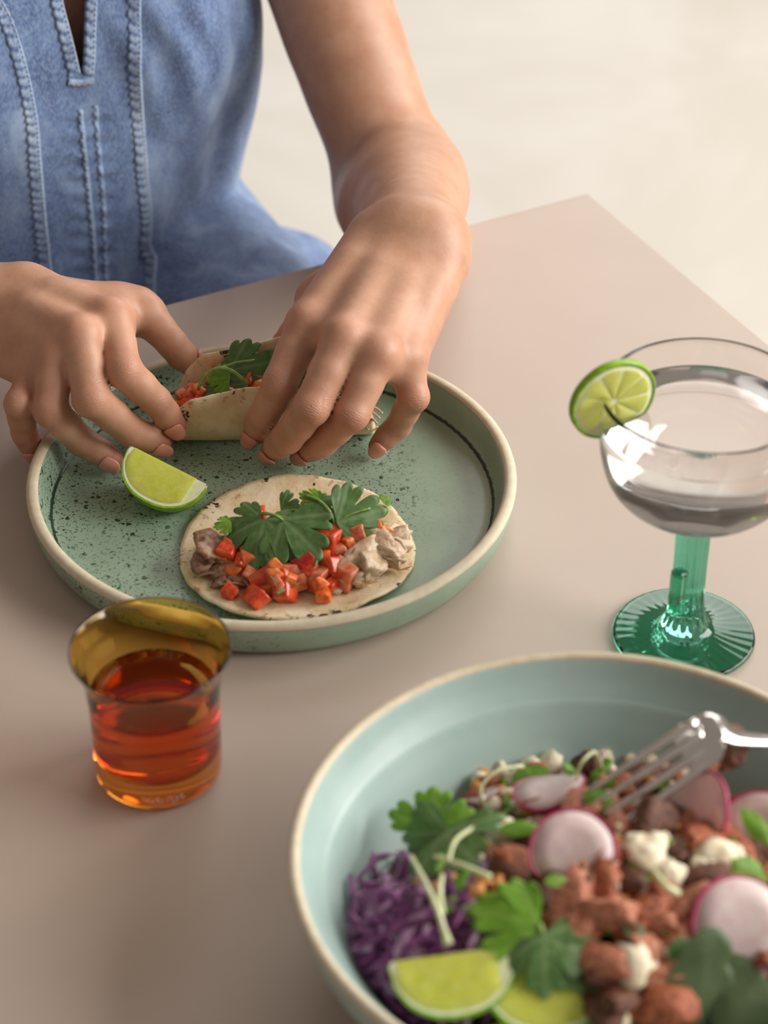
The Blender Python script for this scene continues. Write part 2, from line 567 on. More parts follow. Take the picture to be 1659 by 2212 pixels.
def tortilla_mesh(name, Rd, fn, thick=0.0021, rings=26, segs=110, seed=0.0):
    """A thin disc with a rough edge, every point sent through fn(a, b) -> Vector."""
    vs, ed = [], []
    def rr(th):
        return Rd * (1 + 0.008 * math.sin(3 * th + seed) + 0.006 * math.sin(7 * th + 2 * seed) + 0.004 * math.sin(23 * th))
    grid = [[None] * segs for _ in range(rings + 1)]
    for i in range(rings + 1):
        f = i / rings
        for k in range(segs):
            th = 2 * math.pi * k / segs
            r = rr(th) * f
            grid[i][k] = (r * math.cos(th), r * math.sin(th))
    e = 0.0007
    def off(a, b, s):
        p = fn(a, b)
        n = (fn(a + e, b) - p).cross(fn(a, b + e) - p).normalized()
        return p + n * s
    for lay in (1, -1):
        for i in range(rings + 1):
            th_ = thick * 0.5 * (1.0 if i < rings - 1 else (0.9 if i == rings - 1 else 0.55))
            for k in range(segs):
                vs.append(off(*grid[i][k], lay * th_))
                ed.append((i / rings) ** 3)
    N = (rings + 1) * segs
    fs = []
    for lay in (0, 1):
        for i in range(rings):
            for k in range(segs):
                k2 = (k + 1) % segs
                q = (lay * N + i * segs + k, lay * N + (i + 1) * segs + k, lay * N + (i + 1) * segs + k2, lay * N + i * segs + k2)
                fs.append(q if lay == 0 else q[::-1])
    b = rings * segs
    for k in range(segs):
        k2 = (k + 1) % segs
        fs.append((b + k, N + b + k, N + b + k2, b + k2))
    me = mesh(name, vs, fs)
    at_ = me.attributes.new('edge', 'FLOAT', 'POINT')
    at_.data.foreach_set('value', ed)
    return me

# open tortilla in front
T2 = Vector((-0.0465, -0.0465, PLATE_Z))
def open_fn(a, b):
    r2 = (a * a + b * b) / 0.062 ** 2
    z = 0.0016 + 0.0048 * r2 * (b / 0.062) ** 2 + 0.0012 * r2 * float(wob((a, b, 0), 60.0, 2.0))
    th = math.atan2(b, a)
    lobe = math.exp(-((th + 0.85) / 0.22) ** 2) * max(0, r2 - 0.5) * 0.006
    return Vector((a, b, z + lobe))
tort2 = link('tortilla', tortilla_mesh('tortilla_open', 0.0625, open_fn, seed=1.0), M_TORT, None, T2)
tag(tort2, 'round corn tortilla lying open on the plate under the salsa', 'tortilla')

# folded tortilla in the hands
T1 = Vector((-0.0640, 0.0670, PLATE_Z))
T1_ROT = R(3.0)
RHO = 0.0150
def fold_fn(a, b):
    # squeezed a little where the fingers press, opened where the salsa shows
    rho = RHO * (1.0 + 0.16 * math.cos(a / 0.058 * 2.0 + 0.9))
    q = min(0.9995, abs(a) / 0.0592)
    full = 0.0585 * math.sqrt(max(1e-5, 1 - q * q))
    bn = max(-1.05, min(1.05, b / full))
    # front wall: long straight lip; back wall: a round arch
    b = bn * (0.0500 * (1 - q ** 7) ** 0.5 if bn < 0 else 0.0545 * (1 - q ** 3.2) ** 0.5)
    B0 = rho * math.pi / 2
    sgn = 1 if b > 0 else -1
    t = abs(b)
    if t < B0:
        y, z = rho * math.sin(b / rho), rho * (1 - math.cos(b / rho))
    else:
        lean = 0.06 if sgn < 0 else 0.22
        y, z = sgn * (rho + lean * (t - B0)), rho + (t - B0) * (1 - 0.5 * lean * lean)
    flare = max(0.0, z - 0.018)
    y += flare * 0.22 * math.sin(a * 95 + (0.5 if sgn > 0 else 2.4)) + (flare * 0.10 if a > 0.03 and sgn < 0 else 0)
    z += 0.0012 + 0.0010 * float(wob((a, b, 0), 70.0, 3.0))
    return Vector((a, y, z))
tort1 = link('tortilla', tortilla_mesh('tortilla_folded', 0.0585, fold_fn, seed=2.3, rings=30, segs=120), M_TORT, None, T1)
tort1.rotation_euler = (0, 0, T1_ROT)
tag(tort1, 'corn tortilla folded into a taco between the two hands', 'tortilla')

# ---------------------------------------------------------------- tomato dice
M_TOM = [
    simple_mat('tomato_red', srgb(200, 48, 18), srgb(230, 106, 60), 0.16, 2.2, 0.5, 0.005, 0.25),
    simple_mat('tomato_orange', srgb(214, 84, 26), srgb(240, 150, 84), 0.16, 2.2, 0.5, 0.005, 0.25),
    simple_mat('tomato_deep_red', srgb(146, 16, 20), srgb(190, 44, 34), 0.16, 2.2, 0.2, 0.003, 0.2),
    simple_mat('tomato_pale_flesh', srgb(214, 84, 48), srgb(240, 172, 134), 0.18, 2.0, 0.3, 0.004, 0.3),
]
def dice_mesh(name, seed, sx=1.0, sy=1.0, sz=1.0):
    r = random.Random(seed)
    bm = bmesh.new()
    bmesh.ops.create_cube(bm, size=1)
    for v_ in bm.verts:
        v_.co = Vector((v_.co.x * sx * r.uniform(0.62, 1.25), v_.co.y * sy * r.uniform(0.62, 1.25), v_.co.z * sz * r.uniform(0.62, 1.2)))
    bmesh.ops.bevel(bm, geom=bm.edges[:], offset=0.13, segments=3, affect='EDGES', profile=0.55)
    for v_ in bm.verts:
        v_.co += Vector(v_.co).normalized() * 0.07 * float(wob(v_.co, 6.0, seed))
    me = bpy.data.meshes.new(name)
    bm.to_mesh(me); bm.free()
    me.polygons.foreach_set('use_smooth', [True] * len(me.polygons))
    return me
DICE = {}
for ci in range(4):
    for vi in range(3):
        me = dice_mesh('tomato_dice', ci * 7 + vi, *[(1, 1, 1), (1.25, 0.9, 0.8), (0.8, 1.2, 0.95)][vi])
        me.materials.append(M_TOM[ci])
        DICE[ci, vi] = me

# px, py, height above the table, size in mm, colour
dice2 = [(493, 1193, .021, 9.5, 0), (535, 1199, .022, 9.5, 1), (564, 1254, .017, 11, 0), (497, 1280, .0135, 7.0, 0), (554, 1291, .0150, 11, 0), (613, 1273, .0160, 13.5, 0),
         (590, 1245, .021, 9, 1), (633, 1229, .021, 10.5, 3), (652, 1250, .0165, 9.5, 3), (683, 1246, .0175, 12.5, 3), (698, 1281, .0140, 9.5, 1), (741, 1238, .018, 13, 3),
         (716, 1222, .021, 10, 0), (656, 1212, .024, 9, 2), (636, 1205, .021, 9, 2), (706, 1170, .026, 12, 0), (736, 1148, .028, 10, 3), (766, 1153, .027, 9.5, 3), (810, 1143, .025, 10.5, 1),
         (683, 1096, .022, 13, 1), (508, 1160, .022, 10, 0), (503, 1234, .015, 9, 1), (597, 1225, .023, 9, 1), (549, 1116, .022, 10, 0), (690, 1205, .022, 9.5, 0), (610, 1160, .022, 12, 0),
         (655, 1150, .022, 12, 0), (520, 1180, .022, 7, 3), (545, 1240, .018, 7, 3), (628, 1252, .0205, 7, 1), (668, 1228, .0215, 8, 0), (725, 1190, .024, 8, 3), (752, 1172, .026, 7, 1), (795, 1135, .026, 7.5, 3), (830, 1150, .023, 7, 1), (600, 1262, .021, 7, 3), (690, 1262, .019, 7, 1), (478, 1205, .019, 6.5, 1), (520, 1212, .021, 6.5, 0), (572, 1180, .021, 11, 0), (625, 1120, .021, 11, 1), (716, 1262, .0150, 8, 0), (573, 1271, .0142, 8, 1), (535, 1226, .0165, 9, 0)]
for i, (px, py, z, mm, ci) in enumerate(dice2):
    place('tomato_dice', DICE[ci, i % 3], at(px, py, z), (rng.uniform(-.5, .5), rng.uniform(-.5, .5), rng.uniform(0, 3)), mm / 1000,
          '%s %s tomato chunk at the %s %s of the open tortilla' % ('large' if mm > 11 else ('small' if mm < 9.3 else 'mid-sized'), ('red', 'orange', 'dark red', 'pale red')[ci], 'back' if py < 1165 else ('front' if py > 1248 else 'centre'),
                                                          'left' if px < 560 else ('right' if px > 700 else 'middle')), 'tomato', 'diced tomato on the open tortilla')

# ---------------------------------------------------------------- shredded meat
def meat_mesh(name, seed, fib=9.0, stretch=1.0, amp=0.16, sub=3, fibres=30, low=0.20):
    """A torn lump with fibres lying along x, about one unit across."""
    bm = bmesh.new()
    bmesh.ops.create_icosphere(bm, subdivisions=sub, radius=0.43)
    for v_ in bm.verts:
        p = np.array(v_.co)
        d = amp * float(wob(p * (0.6, 1, 1), fib, seed)) + low * float(wob(p, 3.6, seed + 3))
        d += 0.05 * math.sin(p[1] * 46 + 5 * float(wob(p, 4, seed))) + 0.05 * math.sin(p[2] * 40 + 4 * float(wob(p, 5, seed + 1)))
        v_.co = Vector(p * (1 + d))
        v_.co.x *= stretch
    me = bpy.data.meshes.new(name)
    bm.to_mesh(me); bm.free()
    vs = [v_.co.copy() for v_ in me.vertices]
    fs = [tuple(p.vertices) for p in me.polygons]
    r = random.Random(int(seed * 10) + 3)
    for k in range(fibres):
        a = r.uniform(0, 6.28)
        rad_ = r.uniform(0.22, 0.40)
        x0 = r.uniform(-0.45, 0.25) * stretch
        L = r.uniform(0.35, 0.8) * stretch
        c = Vector((0, math.cos(a) * rad_, math.sin(a) * rad_))
        dy = Vector((0, r.uniform(-0.12, 0.12), r.uniform(-0.12, 0.12)))
        pts = [Vector((x0 + L * t, 0, 0)) + c * (1 - 0.5 * abs(2 * t - 1) ** 2) + dy * math.sin(3 * t) for t in (0, 0.25, 0.5, 0.75, 1)]
        w = r.uniform(0.03, 0.06)
        tube_data(catmull(pts, 2), [w * 0.4] + [w] * 7 + [w * 0.35], 6, 0.8, (0, 0, 1), vs, fs)
    return mesh(name, vs, fs)
def flake_mesh(name, seed, sx=1.2, sy=0.9, sz=0.7):
    """An angular torn flake: a lump cut by a few random planes."""
    r = random.Random(seed)
    bm = bmesh.new()
    bmesh.ops.create_icosphere(bm, subdivisions=3, radius=0.62)
    for k in range(9):
        n_ = Vector((r.gauss(0, 1), r.gauss(0, 1), r.gauss(0, 1))).normalized()
        h_ = r.uniform(0.22, 0.46)
        for v_ in bm.verts:
            d = v_.co.dot(n_) - h_
            if d > 0:
                v_.co -= n_ * d * 0.92
    for v_ in bm.verts:
        p = np.array(v_.co)
        v_.co += v_.co.normalized() * (0.09 * float(wob(p, 9.0, seed)) + 0.06 * math.sin(p[1] * 30 + 4 * float(wob(p, 4, seed))))
        v_.co = Vector((v_.co.x * sx, v_.co.y * sy, v_.co.z * sz))
    me = bpy.data.meshes.new(name)
    bm.to_mesh(me); bm.free()
    me.polygons.foreach_set('use_smooth', [True] * len(me.polygons))
    return me
M_MEAT = [simple_mat('braised_meat', srgb(112, 76, 58), srgb(178, 138, 110), 0.36, 5, 0.15, 0.003, 0.6, bdist=0.0015),
          simple_mat('pale_meat', srgb(190, 156, 122), srgb(230, 206, 176), 0.36, 5, 0.2, 0.004, 0.55, bdist=0.0015)]
MEATS = {}
for ci in range(2):
    for vi in range(3):
        me = meat_mesh('shredded_meat', 3 * ci + vi + 0.5, 11.0, 1.5, fibres=12) if vi == 1 else flake_mesh('shredded_meat', 40 + 3 * ci + vi, 1.2, 1.0, 0.9)
        me.materials.append(M_MEAT[ci])
        MEATS[ci, vi] = me
for px, py, z, mm, ci, vi, rz, lab in (
        (462, 1182, .019, 22, 0, 0, .4, 0), (440, 1212, .0155, 15, 0, 1, 1.2, 0), (486, 1232, .0145, 13, 0, 1, .1, 0), (515, 1251, .0130, 12, 0, 1, -.3, 0), (474, 1256, .0120, 10, 0, 2, .2, 0), (500, 1205, .0165, 14, 0, 0, .2, 0),
        (762, 1205, .020, 24, 1, 2, .6, 1), (800, 1222, .0185, 19, 1, 0, .3, 1), (812, 1172, .021, 20, 1, 1, -.5, 1), (842, 1192, .018, 18, 1, 0, 1.1, 1), (848, 1160, .0175, 15, 1, 2, .2, 1), (780, 1246, .0150, 13, 1, 1, .9, 1),
        (640, 1185, .0145, 24, 0, 2, .3, 2), (580, 1205, .0135, 20, 0, 2, -.3, 2), (700, 1200, .0145, 20, 0, 1, .3, 2), (660, 1125, .0145, 22, 0, 1, .3, 2), (590, 1150, .0145, 20, 0, 1, .3, 2)):
    place('shredded_meat', MEATS[ci, vi], at(px, py, z), (rng.uniform(-.4, .4), rng.uniform(-.4, .4), rz), (mm / 1000, mm / 1000, mm / 1000 * 0.75),
          ('brown shredded meat at the left end of the open tortilla', 'pale shredded meat at the right end of the open tortilla', 'brown shredded meat under the tomato on the open tortilla')[lab],
          'meat', ('brown meat on the open tortilla', 'pale meat on the open tortilla', 'meat under the salsa')[lab])

# loose meat fibres
M_FIB = M_MEAT
def fibre(pts, r, mat, label, grp):
    o = link('meat_strand', tube('meat_strand', catmull(pts, 5), [r * (0.6 + 0.4 * math.sin(math.pi * i / (5 * (len(pts) - 1)))) for i in range(5 * (len(pts) - 1) + 1)], 6, 0.7), mat)
    tag(o, label, 'meat', grp)
for px, py, ln, rz in ((452, 1246, 16, .1), (490, 1262, 14, -.5), (528, 1262, 12, -.9), (470, 1240, 18, -.2), (545, 1248, 12, -.4), (505, 1268, 13, .2)):
    p = at(px, py, 0.0135)
    d = Vector((math.cos(rz), math.sin(rz), 0)) * ln / 2000
    fibre([p - d, p + Vector((0, 0.001, 0.0018)), p + d], 0.0011, M_MEAT[0], 'thin brown meat strand at the front left of the open tortilla', 'meat strands on the open tortilla')

# ---------------------------------------------------------------- cilantro
def leaf_mat(name, lo, hi, back):
    m = NT(name)
    v = m.coords()
    c = m.ramp(m.noise(v, 5, 4, 0.6), [(0.3, lo), (0.7, hi)])
    vein = m.attr('vein')
    c = m.mix(m.math('MULTIPLY', vein, 0.35), c, back)
    m.color(c)
    m.set(Roughness=0.42)
    m.b.inputs['Subsurface Weight'].default_value = 0.12
    m.b.inputs['Subsurface Radius'].default_value = (0.4, 1.0, 0.2)
    m.b.inputs['Subsurface Scale'].default_value = 0.002
    tr = m.n('ShaderNodeBsdfTranslucent')
    tr.inputs['Color'].default_value = tuple(min(1, x * 1.6) for x in hi[:3]) + (1,)
    mx = m.n('ShaderNodeMixShader')
    mx.inputs[0].default_value = 0.32
    m.l(m.b.outputs[0], mx.inputs[1]); m.l(tr.outputs[0], mx.inputs[2])
    m.l(mx.outputs[0], m.out.inputs['Surface'])
    m.bump(m.math('ADD', vein, m.noise(v, 12, 3)), 0.3, 0.0006)
    return m.m
M_LEAF = leaf_mat('cilantro_leaf', srgb(76, 112, 56), srgb(116, 152, 86), srgb(182, 204, 152))
M_LEAF_B = leaf_mat('cilantro_leaf_bright', srgb(92, 140, 30), srgb(134, 180, 56), srgb(176, 206, 110))
M_STEM = simple_mat('cilantro_stem', srgb(110, 150, 62), srgb(148, 182, 96), 0.4, 300)

def leaf_mesh(name, mat, seed=0, lobes=3, bend=0.25, cup=0.25, spread=118, narrow=1.0):
    """Toothed, lobed fan leaf of unit length; its base at the origin, tip along +x."""
    r = random.Random(seed)
    nth, nr = 126, 10
    ph = [r.uniform(-0.1, 0.1) for _ in range(8)]
    vs, vein, fs = [], [], []
    def rad(t):                                   # t in -1..1 across the fan
        x = (t * 0.5 + 0.5) * lobes
        fx = x % 1.0
        notch = min(fx, 1 - fx)
        inner = 0 if (x < 0.5 or x > lobes - 0.5) and lobes > 1 and (fx < 0.5) == (x < 0.5) else 1
        cut = 0.26 * math.exp(-(notch / 0.05) ** 2) * (1 if 0.5 < x < lobes - 0.5 else 0.3)
        tri = 1 - abs(math.sin(math.pi * (fx * 3.0 + ph[1]))) ** 0.6      # rounded teeth, sharp notches
        lobe = 0.16 * math.sin(math.pi * fx)
        env = 1.0 - 0.30 * abs(t) ** 1.8
        return env * (0.86 + lobe - cut - 0.17 * tri + ph[int(x * 3) % 8] * 0.3)
    for lay in (0, 1):
        for i in range(nr + 1):
            f = i / nr
            for k in range(nth + 1):
                t = -1 + 2 * k / nth
                th = R(spread) * t
                rr = rad(t) * f
                x, y = rr * math.cos(th), rr * math.sin(th) * narrow
                rp = math.hypot(x, y)
                xl = (t * 0.5 + 0.5) * lobes
                vn = abs((xl % 1.0) - 0.5) * 2 * f
                z = -bend * rp * rp + cup * 0.018 * math.cos(xl * 2 * math.pi) * f + 0.030 * math.sin(7 * x + seed) * math.cos(6 * y + 2 * seed) * f
                z -= 0.006 * (1 - min(1, vn * 4)) * f
                vs.append((x, y, z - (0.016 if lay else 0)))
                side_v = abs(math.sin(f * 16 + vn * 5)) ** 12 * 0.4
                vein.append(max(0, 1 - vn * 6) if f > 0.05 else 1)
                vein[-1] = min(1, vein[-1] + side_v * (1 - vn))
    N = (nr + 1) * (nth + 1)
    for lay in (0, 1):
        for i in range(nr):
            for k in range(nth):
                a = lay * N + i * (nth + 1) + k
                q = (a, a + nth + 1, a + nth + 2, a + 1)
                fs.append(q if lay == 0 else q[::-1])
    e = nr * (nth + 1)
    for k in range(nth):
        fs.append((e + k, N + e + k, N + e + k + 1, e + k + 1))
    me = mesh(name, vs, fs)
    a_ = me.attributes.new('vein', 'FLOAT', 'POINT')
    a_.data.foreach_set('value', vein)
    me.materials.append(mat)
    return me
LEAVES = [leaf_mesh('leaflet', M_LEAF, 1, 3, 0.16, 0.5, 92), leaf_mesh('leaflet', M_LEAF, 2, 3, 0.05, 0.6, 84), leaf_mesh('leaflet', M_LEAF, 3, 4, 0.28, 0.5, 112), leaf_mesh('leaflet', M_LEAF_B, 4, 3, 0.12, 0.6, 84)]

def leaf_at(parent, me, base, tip, nrm, size=None, name='leaflet', wide=1.0):
    """Lay a unit leaf from base towards tip, its face to nrm, as a part of parent."""
    base, tip = Vector(base), Vector(tip)
    x = (tip - base)
    L = x.length if size is None else size
    x.normalize()
    z = (Vector(nrm) - x * Vector(nrm).dot(x)).normalized()
    y = z.cross(x)
    M = Matrix((x, y, z)).transposed().to_4x4()
    o = bpy.data.objects.new(name, me)
    COL.objects.link(o)
    o.parent = parent
    inv = parent.matrix_world.inverted() if parent else Matrix()
    M.translation = base
    o.matrix_world = M
    o.matrix_local = Matrix.Translation(-Vector(parent.location)) @ M @ Matrix.Diagonal((L, L * wide, L, 1))
    return o
def stem_part(parent, pts, r):
    o = link('stem', tube('stem', catmull([Vector(p) - Vector(parent.location) for p in pts], 6), r, 7), M_STEM, parent)
    return o
CAMD = Vector((0, -0.80, 0.60))
def sprig(name, label, origin, leaves, stems, group=None, cat='herb'):
    e = empty(name, origin)
    tag(e, label, cat, group)
    for me, b, t, n, w in leaves:
        leaf_at(e, me, at(*b), at(*t), n, None, 'leaflet', w)
    for pts, r in stems:
        stem_part(e, [at(*p) for p in pts], r)
    return e

sprig('cilantro_sprig', 'dark green cilantro leaf draped over the middle of the open tortilla', at(562, 1115, .034), [
    (LEAVES[2], (572, 1122, .035), (592, 1218, .028), (0.0, -0.75, 0.65), 0.9),
    (LEAVES[0], (566, 1120, .034), (482, 1140, .030), (-0.2, -0.5, 0.85), 0.8),
    (LEAVES[3], (500, 1130, .0315), (460, 1136, .0315), (-0.1, -0.4, 0.9), 0.8)],
    [([(562, 1112, .034), (575, 1108, .037), (610, 1118, .035), (650, 1125, .033)], 0.0008)])
sprig('cilantro_sprig', 'paler cilantro leaf hanging right of the dark leaf on the open tortilla', at(610, 1125, .036), [
    (LEAVES[1], (610, 1122, .036), (692, 1200, .029), (0.15, -0.6, 0.8), 1.0)],
    [([(565, 1110, .035), (590, 1112, .0385), (612, 1124, .036)], 0.0008)])
sprig('cilantro_sprig', 'curled cilantro leaves behind the paler leaf on the open tortilla', at(640, 1105, .034), [
    (LEAVES[0], (606, 1100, .033), (650, 1092, .036), (0.0, -0.6, 0.8), 1.2),
    (LEAVES[2], (660, 1100, .036), (712, 1150, .033), (0.2, -0.7, 0.7), 1.0)],
    [([(600, 1108, .033), (640, 1102, .036), (676, 1112, .034)], 0.0008)])
sprig('cilantro_sprig', 'cilantro sprig with a broad leaf at the right of the open tortilla', at(740, 1125, .034), [
    (LEAVES[1], (728, 1130, .034), (836, 1096, .035), (0.1, -0.65, 0.75), 0.95),
    (LEAVES[3], (826, 1085, .036), (842, 1072, .037), (0, -0.6, 0.8), 1.0),
    (LEAVES[3], (690, 1084, .040), (645, 1062, .043), (0.0, -0.5, 0.85), 0.7),
    (LEAVES[0], (726, 1122, .034), (732, 1075, .038), (0.3, -0.6, 0.7), 0.7)],
    [([(660, 1070, .042), (690, 1082, .041), (712, 1105, .038), (722, 1130, .033)], 0.0009), ([(722, 1130, .033), (760, 1110, .036), (800, 1098, .036)], 0.0006)])

# small chopped green bits
M_CHOP = simple_mat('chopped_green', srgb(62, 102, 40), srgb(96, 136, 60), 0.4, 300)
M_ONION = simple_mat('onion_flesh', srgb(232, 206, 168), srgb(242, 226, 200), 0.25, 200, 0.35, 0.005, 0.2)
bit = dice_mesh('herb_bit', 99, 1.8, 0.5, 0.35); bit.materials.append(M_CHOP)
for px, py, z, mm, rz in ((606, 1278, .0235, 6, .8), (742, 1168, .027, 4.5, .2), (735, 1200, .024, 5, 1.2), (720, 1272, .0125, 4, .3), (642, 1262, .0200, 3.5, .6), (865, 1157, .019, 4, .3), (588, 1250, .0245, 4, 2.0), (684, 1216, .026, 5, 1.4)):
    place('herb_bit', bit, at(px, py, z), (0.2, 0.1, rz), mm / 1000 * 0.6, 'tiny chopped green herb bit on the open tortilla salsa', 'herb', 'chopped herb bits')
on = dice_mesh('onion_dice', 77, 1.2, 0.9, 0.6); on.materials.append(M_ONION)
for px, py, z, mm, rz in ((868, 1176, .0175, 9, .4), (726, 1274, .0120, 5, .3), (852, 1146, .0195, 7, 1.2), (770, 1140, .0290, 5, .3), (788, 1128, .024, 7, .8)):
    place('onion_dice', on, at(px, py, z), (0.3, 0.2, rz), mm / 1000, 'translucent chunk of diced onion on the open tortilla', 'onion', 'diced onion on the open tortilla')

# ---------------------------------------------------------------- filling of the folded taco
def tz(a, y, z):
    """A point of the folded taco: along it, across it, above the plate."""
    return T1 + Matrix.Rotation(T1_ROT, 3, 'Z') @ Vector((a, y, z))
for i in range(11):
    a = -0.040 + 0.0082 * i
    place('shredded_meat', MEATS[i % 2, i % 3], tz(a, rng.uniform(-.003, .004), 0.014 + rng.uniform(0, .005)), (rng.uniform(-1, 1), rng.uniform(-1, 1), rng.uniform(0, 3)), (0.017, 0.016, 0.017),
          'shredded meat tucked inside the folded taco', 'meat', 'meat inside the folded taco')
for a, y, z, mm, ci in ((-0.0495, -0.002, .021, 9, 1), (-0.0455, -0.006, .024, 8.5, 0), (-0.044, 0.003, .026, 9, 3), (-0.050, 0.004, .025, 7, 3), (-0.0395, -0.001, .031, 8, 1), (-0.038, -0.008, .027, 9, 0),
                       (-0.030, 0.006, .031, 10, 1), (-0.024, -0.004, .031, 10, 0), (-0.014, 0.003, .032, 10, 0), (-0.004, -0.002, .032, 10, 1), (0.006, 0.004, .031, 10, 0), (0.017, -0.001, .030, 10, 1), (0.027, 0.003, .028, 10, 0), (0.036, -0.003, .024, 9, 3)):
    place('tomato_dice', DICE[ci, rng.randrange(3)], tz(a, y, z), (rng.uniform(-.6, .6), rng.uniform(-.6, .6), rng.uniform(0, 3)), mm / 1000,
          'chunk of diced tomato inside the folded taco', 'tomato', 'diced tomato inside the folded taco')
e = empty('cilantro_sprig', tz(-0.02, 0, 0.036)); tag(e, 'cilantro sprig with a looping stem inside the folded taco', 'herb')
for me, b, t, n, w in ((LEAVES[2], tz(-0.012, 0.004, .039), tz(-0.030, 0.009, .041), (-0.1, -0.6, 0.8), 1.0), (LEAVES[1], tz(-0.022, 0.004, .040), tz(0.006, 0.008, .044), (0, -0.7, 0.7), 0.8),
                       (LEAVES[1], tz(-0.012, -0.003, .036), tz(-0.040, -0.004, .0335), (0.0, -0.5, 0.85), 0.62), (LEAVES[3], tz(-0.022, -0.004, .041), tz(-0.036, -0.003, .039), (0, -0.6, 0.8), 0.9),
                       (LEAVES[0], tz(0.000, 0.0, .040), tz(0.022, -0.002, .042), (0, -0.6, 0.8), 1.0)):
    leaf_at(e, me, b, t, n, None, 'leaflet', w)
stem_part(e, [tz(-0.040, -0.004, .034), tz(-0.036, -0.003, .042), tz(-0.028, -0.004, .0475), (tz(-0.020, -0.006, .046)), tz(-0.012, -0.008, .039)], 0.0010)
stem_part(e, [tz(-0.027, -0.004, .0475), tz(-0.018, 0.0, .048), tz(-0.008, 0.002, .048)], 0.0007)
for k in range(7):
    p = tz(0.046 + 0.0016 * k, -0.010 + 0.003 * (k % 3), 0.010 + 0.002 * k % 0.011)
    fibre([p, p + Vector((0.005, -0.002, 0.004 - 0.001 * k)), p + Vector((0.009, -0.003 - 0.0008 * k, -0.001))], 0.0010, M_MEAT[1], 'pale meat strand spilling from the right end of the folded taco', 'meat strands spilling from the taco')

# ---------------------------------------------------------------- limes
def lime_flesh_mat(name='lime_flesh', ca=srgb(218, 223, 100), cb=srgb(244, 245, 178)):
    m = NT(name)
    v = m.coords()
    f = m.noise(m.coords((1, 1, 1)), 300, 3, 0.6, 0.5)
    c = m.ramp(f, [(0.3, ca), (0.7, cb)])
    m.color(c)
    m.set(Roughness=0.22)
    m.b.inputs['Subsurface Weight'].default_value = 0.5
    m.b.inputs['Subsurface Radius'].default_value = (1.0, 1.0, 0.3)
    m.b.inputs['Subsurface Scale'].default_value = 0.005
    tr = m.n('ShaderNodeBsdfTranslucent')
    tr.inputs['Color'].default_value = srgb(240, 241, 142)
    mx = m.n('ShaderNodeMixShader')
    mx.inputs[0].default_value = 0.68
    m.l(m.b.outputs[0], mx.inputs[1]); m.l(tr.outputs[0], mx.inputs[2])
    m.l(mx.outputs[0], m.out.inputs['Surface'])
    m.bump(f, 0.35, 0.0012)
    return m.m
M_LFLESH = lime_flesh_mat()
M_LSLICE = lime_flesh_mat('lime_slice_flesh', srgb(236, 238, 150), srgb(250, 250, 206))
M_LPITH = simple_mat('lime_pith', srgb(226, 230, 176), srgb(240, 242, 210), 0.5, 200, 0.3, 0.004)
M_LPEEL = simple_mat('lime_peel', srgb(116, 164, 22), srgb(154, 194, 44), 0.32, 220, 0.0, 0.001, 0.3)

def lime_wedge(label, loc, rot, L=0.046, Rm=0.024, ang=62, group=None):
    """Ridge along local x at the top, peel below; two cut faces."""
    e = empty('lime_wedge', loc, rot)
    tag(e, label, 'lime', group)
    nx, nr, na = 26, 10, 12
    h = L / 2
    def prof(t, shrink):
        x = -h + t * L
        q = max(0.0, 1 - (abs(x) / h) ** 2.3) ** 0.5
        return x * (1 - shrink * 14), max(0.0008, Rm * (0.10 + 0.90 * q) - shrink)
    def pt(x, r, a):
        return Vector((x, r * math.sin(a), -r * math.cos(a)))
    a0 = R(ang / 2)
    pe, pi = 0.0012, 0.0030
    # flesh: solid slice with bulging segment relief on the cut faces
    vs, fs = [], []
    def sheet(fn, n1, n2, flip=False):
        b = len(vs)
        for i in range(n1 + 1):
            for j in range(n2 + 1):
                vs.append(fn(i / n1, j / n2))
        for i in range(n1):
            for j in range(n2):
                q = (b + i * (n2 + 1) + j, b + (i + 1) * (n2 + 1) + j, b + (i + 1) * (n2 + 1) + j + 1, b + i * (n2 + 1) + j + 1)
                fs.append(q[::-1] if flip else q)
    for sg in (1, -1):
        def f(t, s, sg=sg):
            x, r = prof(0.05 + 0.81 * t, pi)
            bul = 0.0007 * math.sin(math.pi * s) * (1 + 0.6 * float(wob((x, r * s, sg), 600.0)))
            p = pt(x, r * s, sg * a0)
            n = Vector((0, math.cos(a0) * sg, math.sin(a0)))
            return p + n * (bul + 0.0003)
        sheet(f, 40, 14, sg < 0)
    link('flesh', mesh('flesh', vs, fs), M_LFLESH, e)
    vs, fs = [], []
    for sg in (1, -1):
        def f(t, s, sg=sg):
            x, r1 = prof(t, pi * 1.1)
            x2, r2 = prof(t, pe)
            return pt(x * (1 - s) + x2 * s, (r1 + (r2 - r1) * s), sg * a0)
        sheet(f, 40, 4, sg < 0)
        def f2(t, s, sg=sg):
            x, r = prof(t, pi)
            return pt(x, r * s, sg * (a0 - 0.02))
        sheet(f2, 24, 6, sg < 0)
    for tt, fl in ((0.0, False), (1.0, True)):
        def f3(t, s, tt=tt):
            x, r = prof(tt, pe)
            return pt(x, max(r, 0.0035) * s, -a0 + 2 * a0 * t)
        sheet(f3, na, 5, fl)
    link('pith', mesh('pith', vs, fs), M_LPITH, e)
    vs, fs = [], []
    for dr_, fl in ((0.0, False), (pe, True)):
        def f4(t, s, dr_=dr_):
            x, r = prof(t, dr_)
            return pt(x, r, -a0 + 2 * a0 * s)
        sheet(f4, 40, na, fl)
    for sg in (1, -1):
        def f5(t, s, sg=sg):
            x, r = prof(t, pe * s)
            return pt(x, r, sg * a0)
        sheet(f5, 40, 1, sg < 0)
    link('peel', mesh('peel', vs, fs), M_LPEEL, e)
    return e
lime_wedge('lime wedge lying on the plate left of the open tortilla', Vector((-0.1165, 0.0025, 0.0298)), (R(-28), R(15), R(-24)), 0.049, 0.0250, 74)

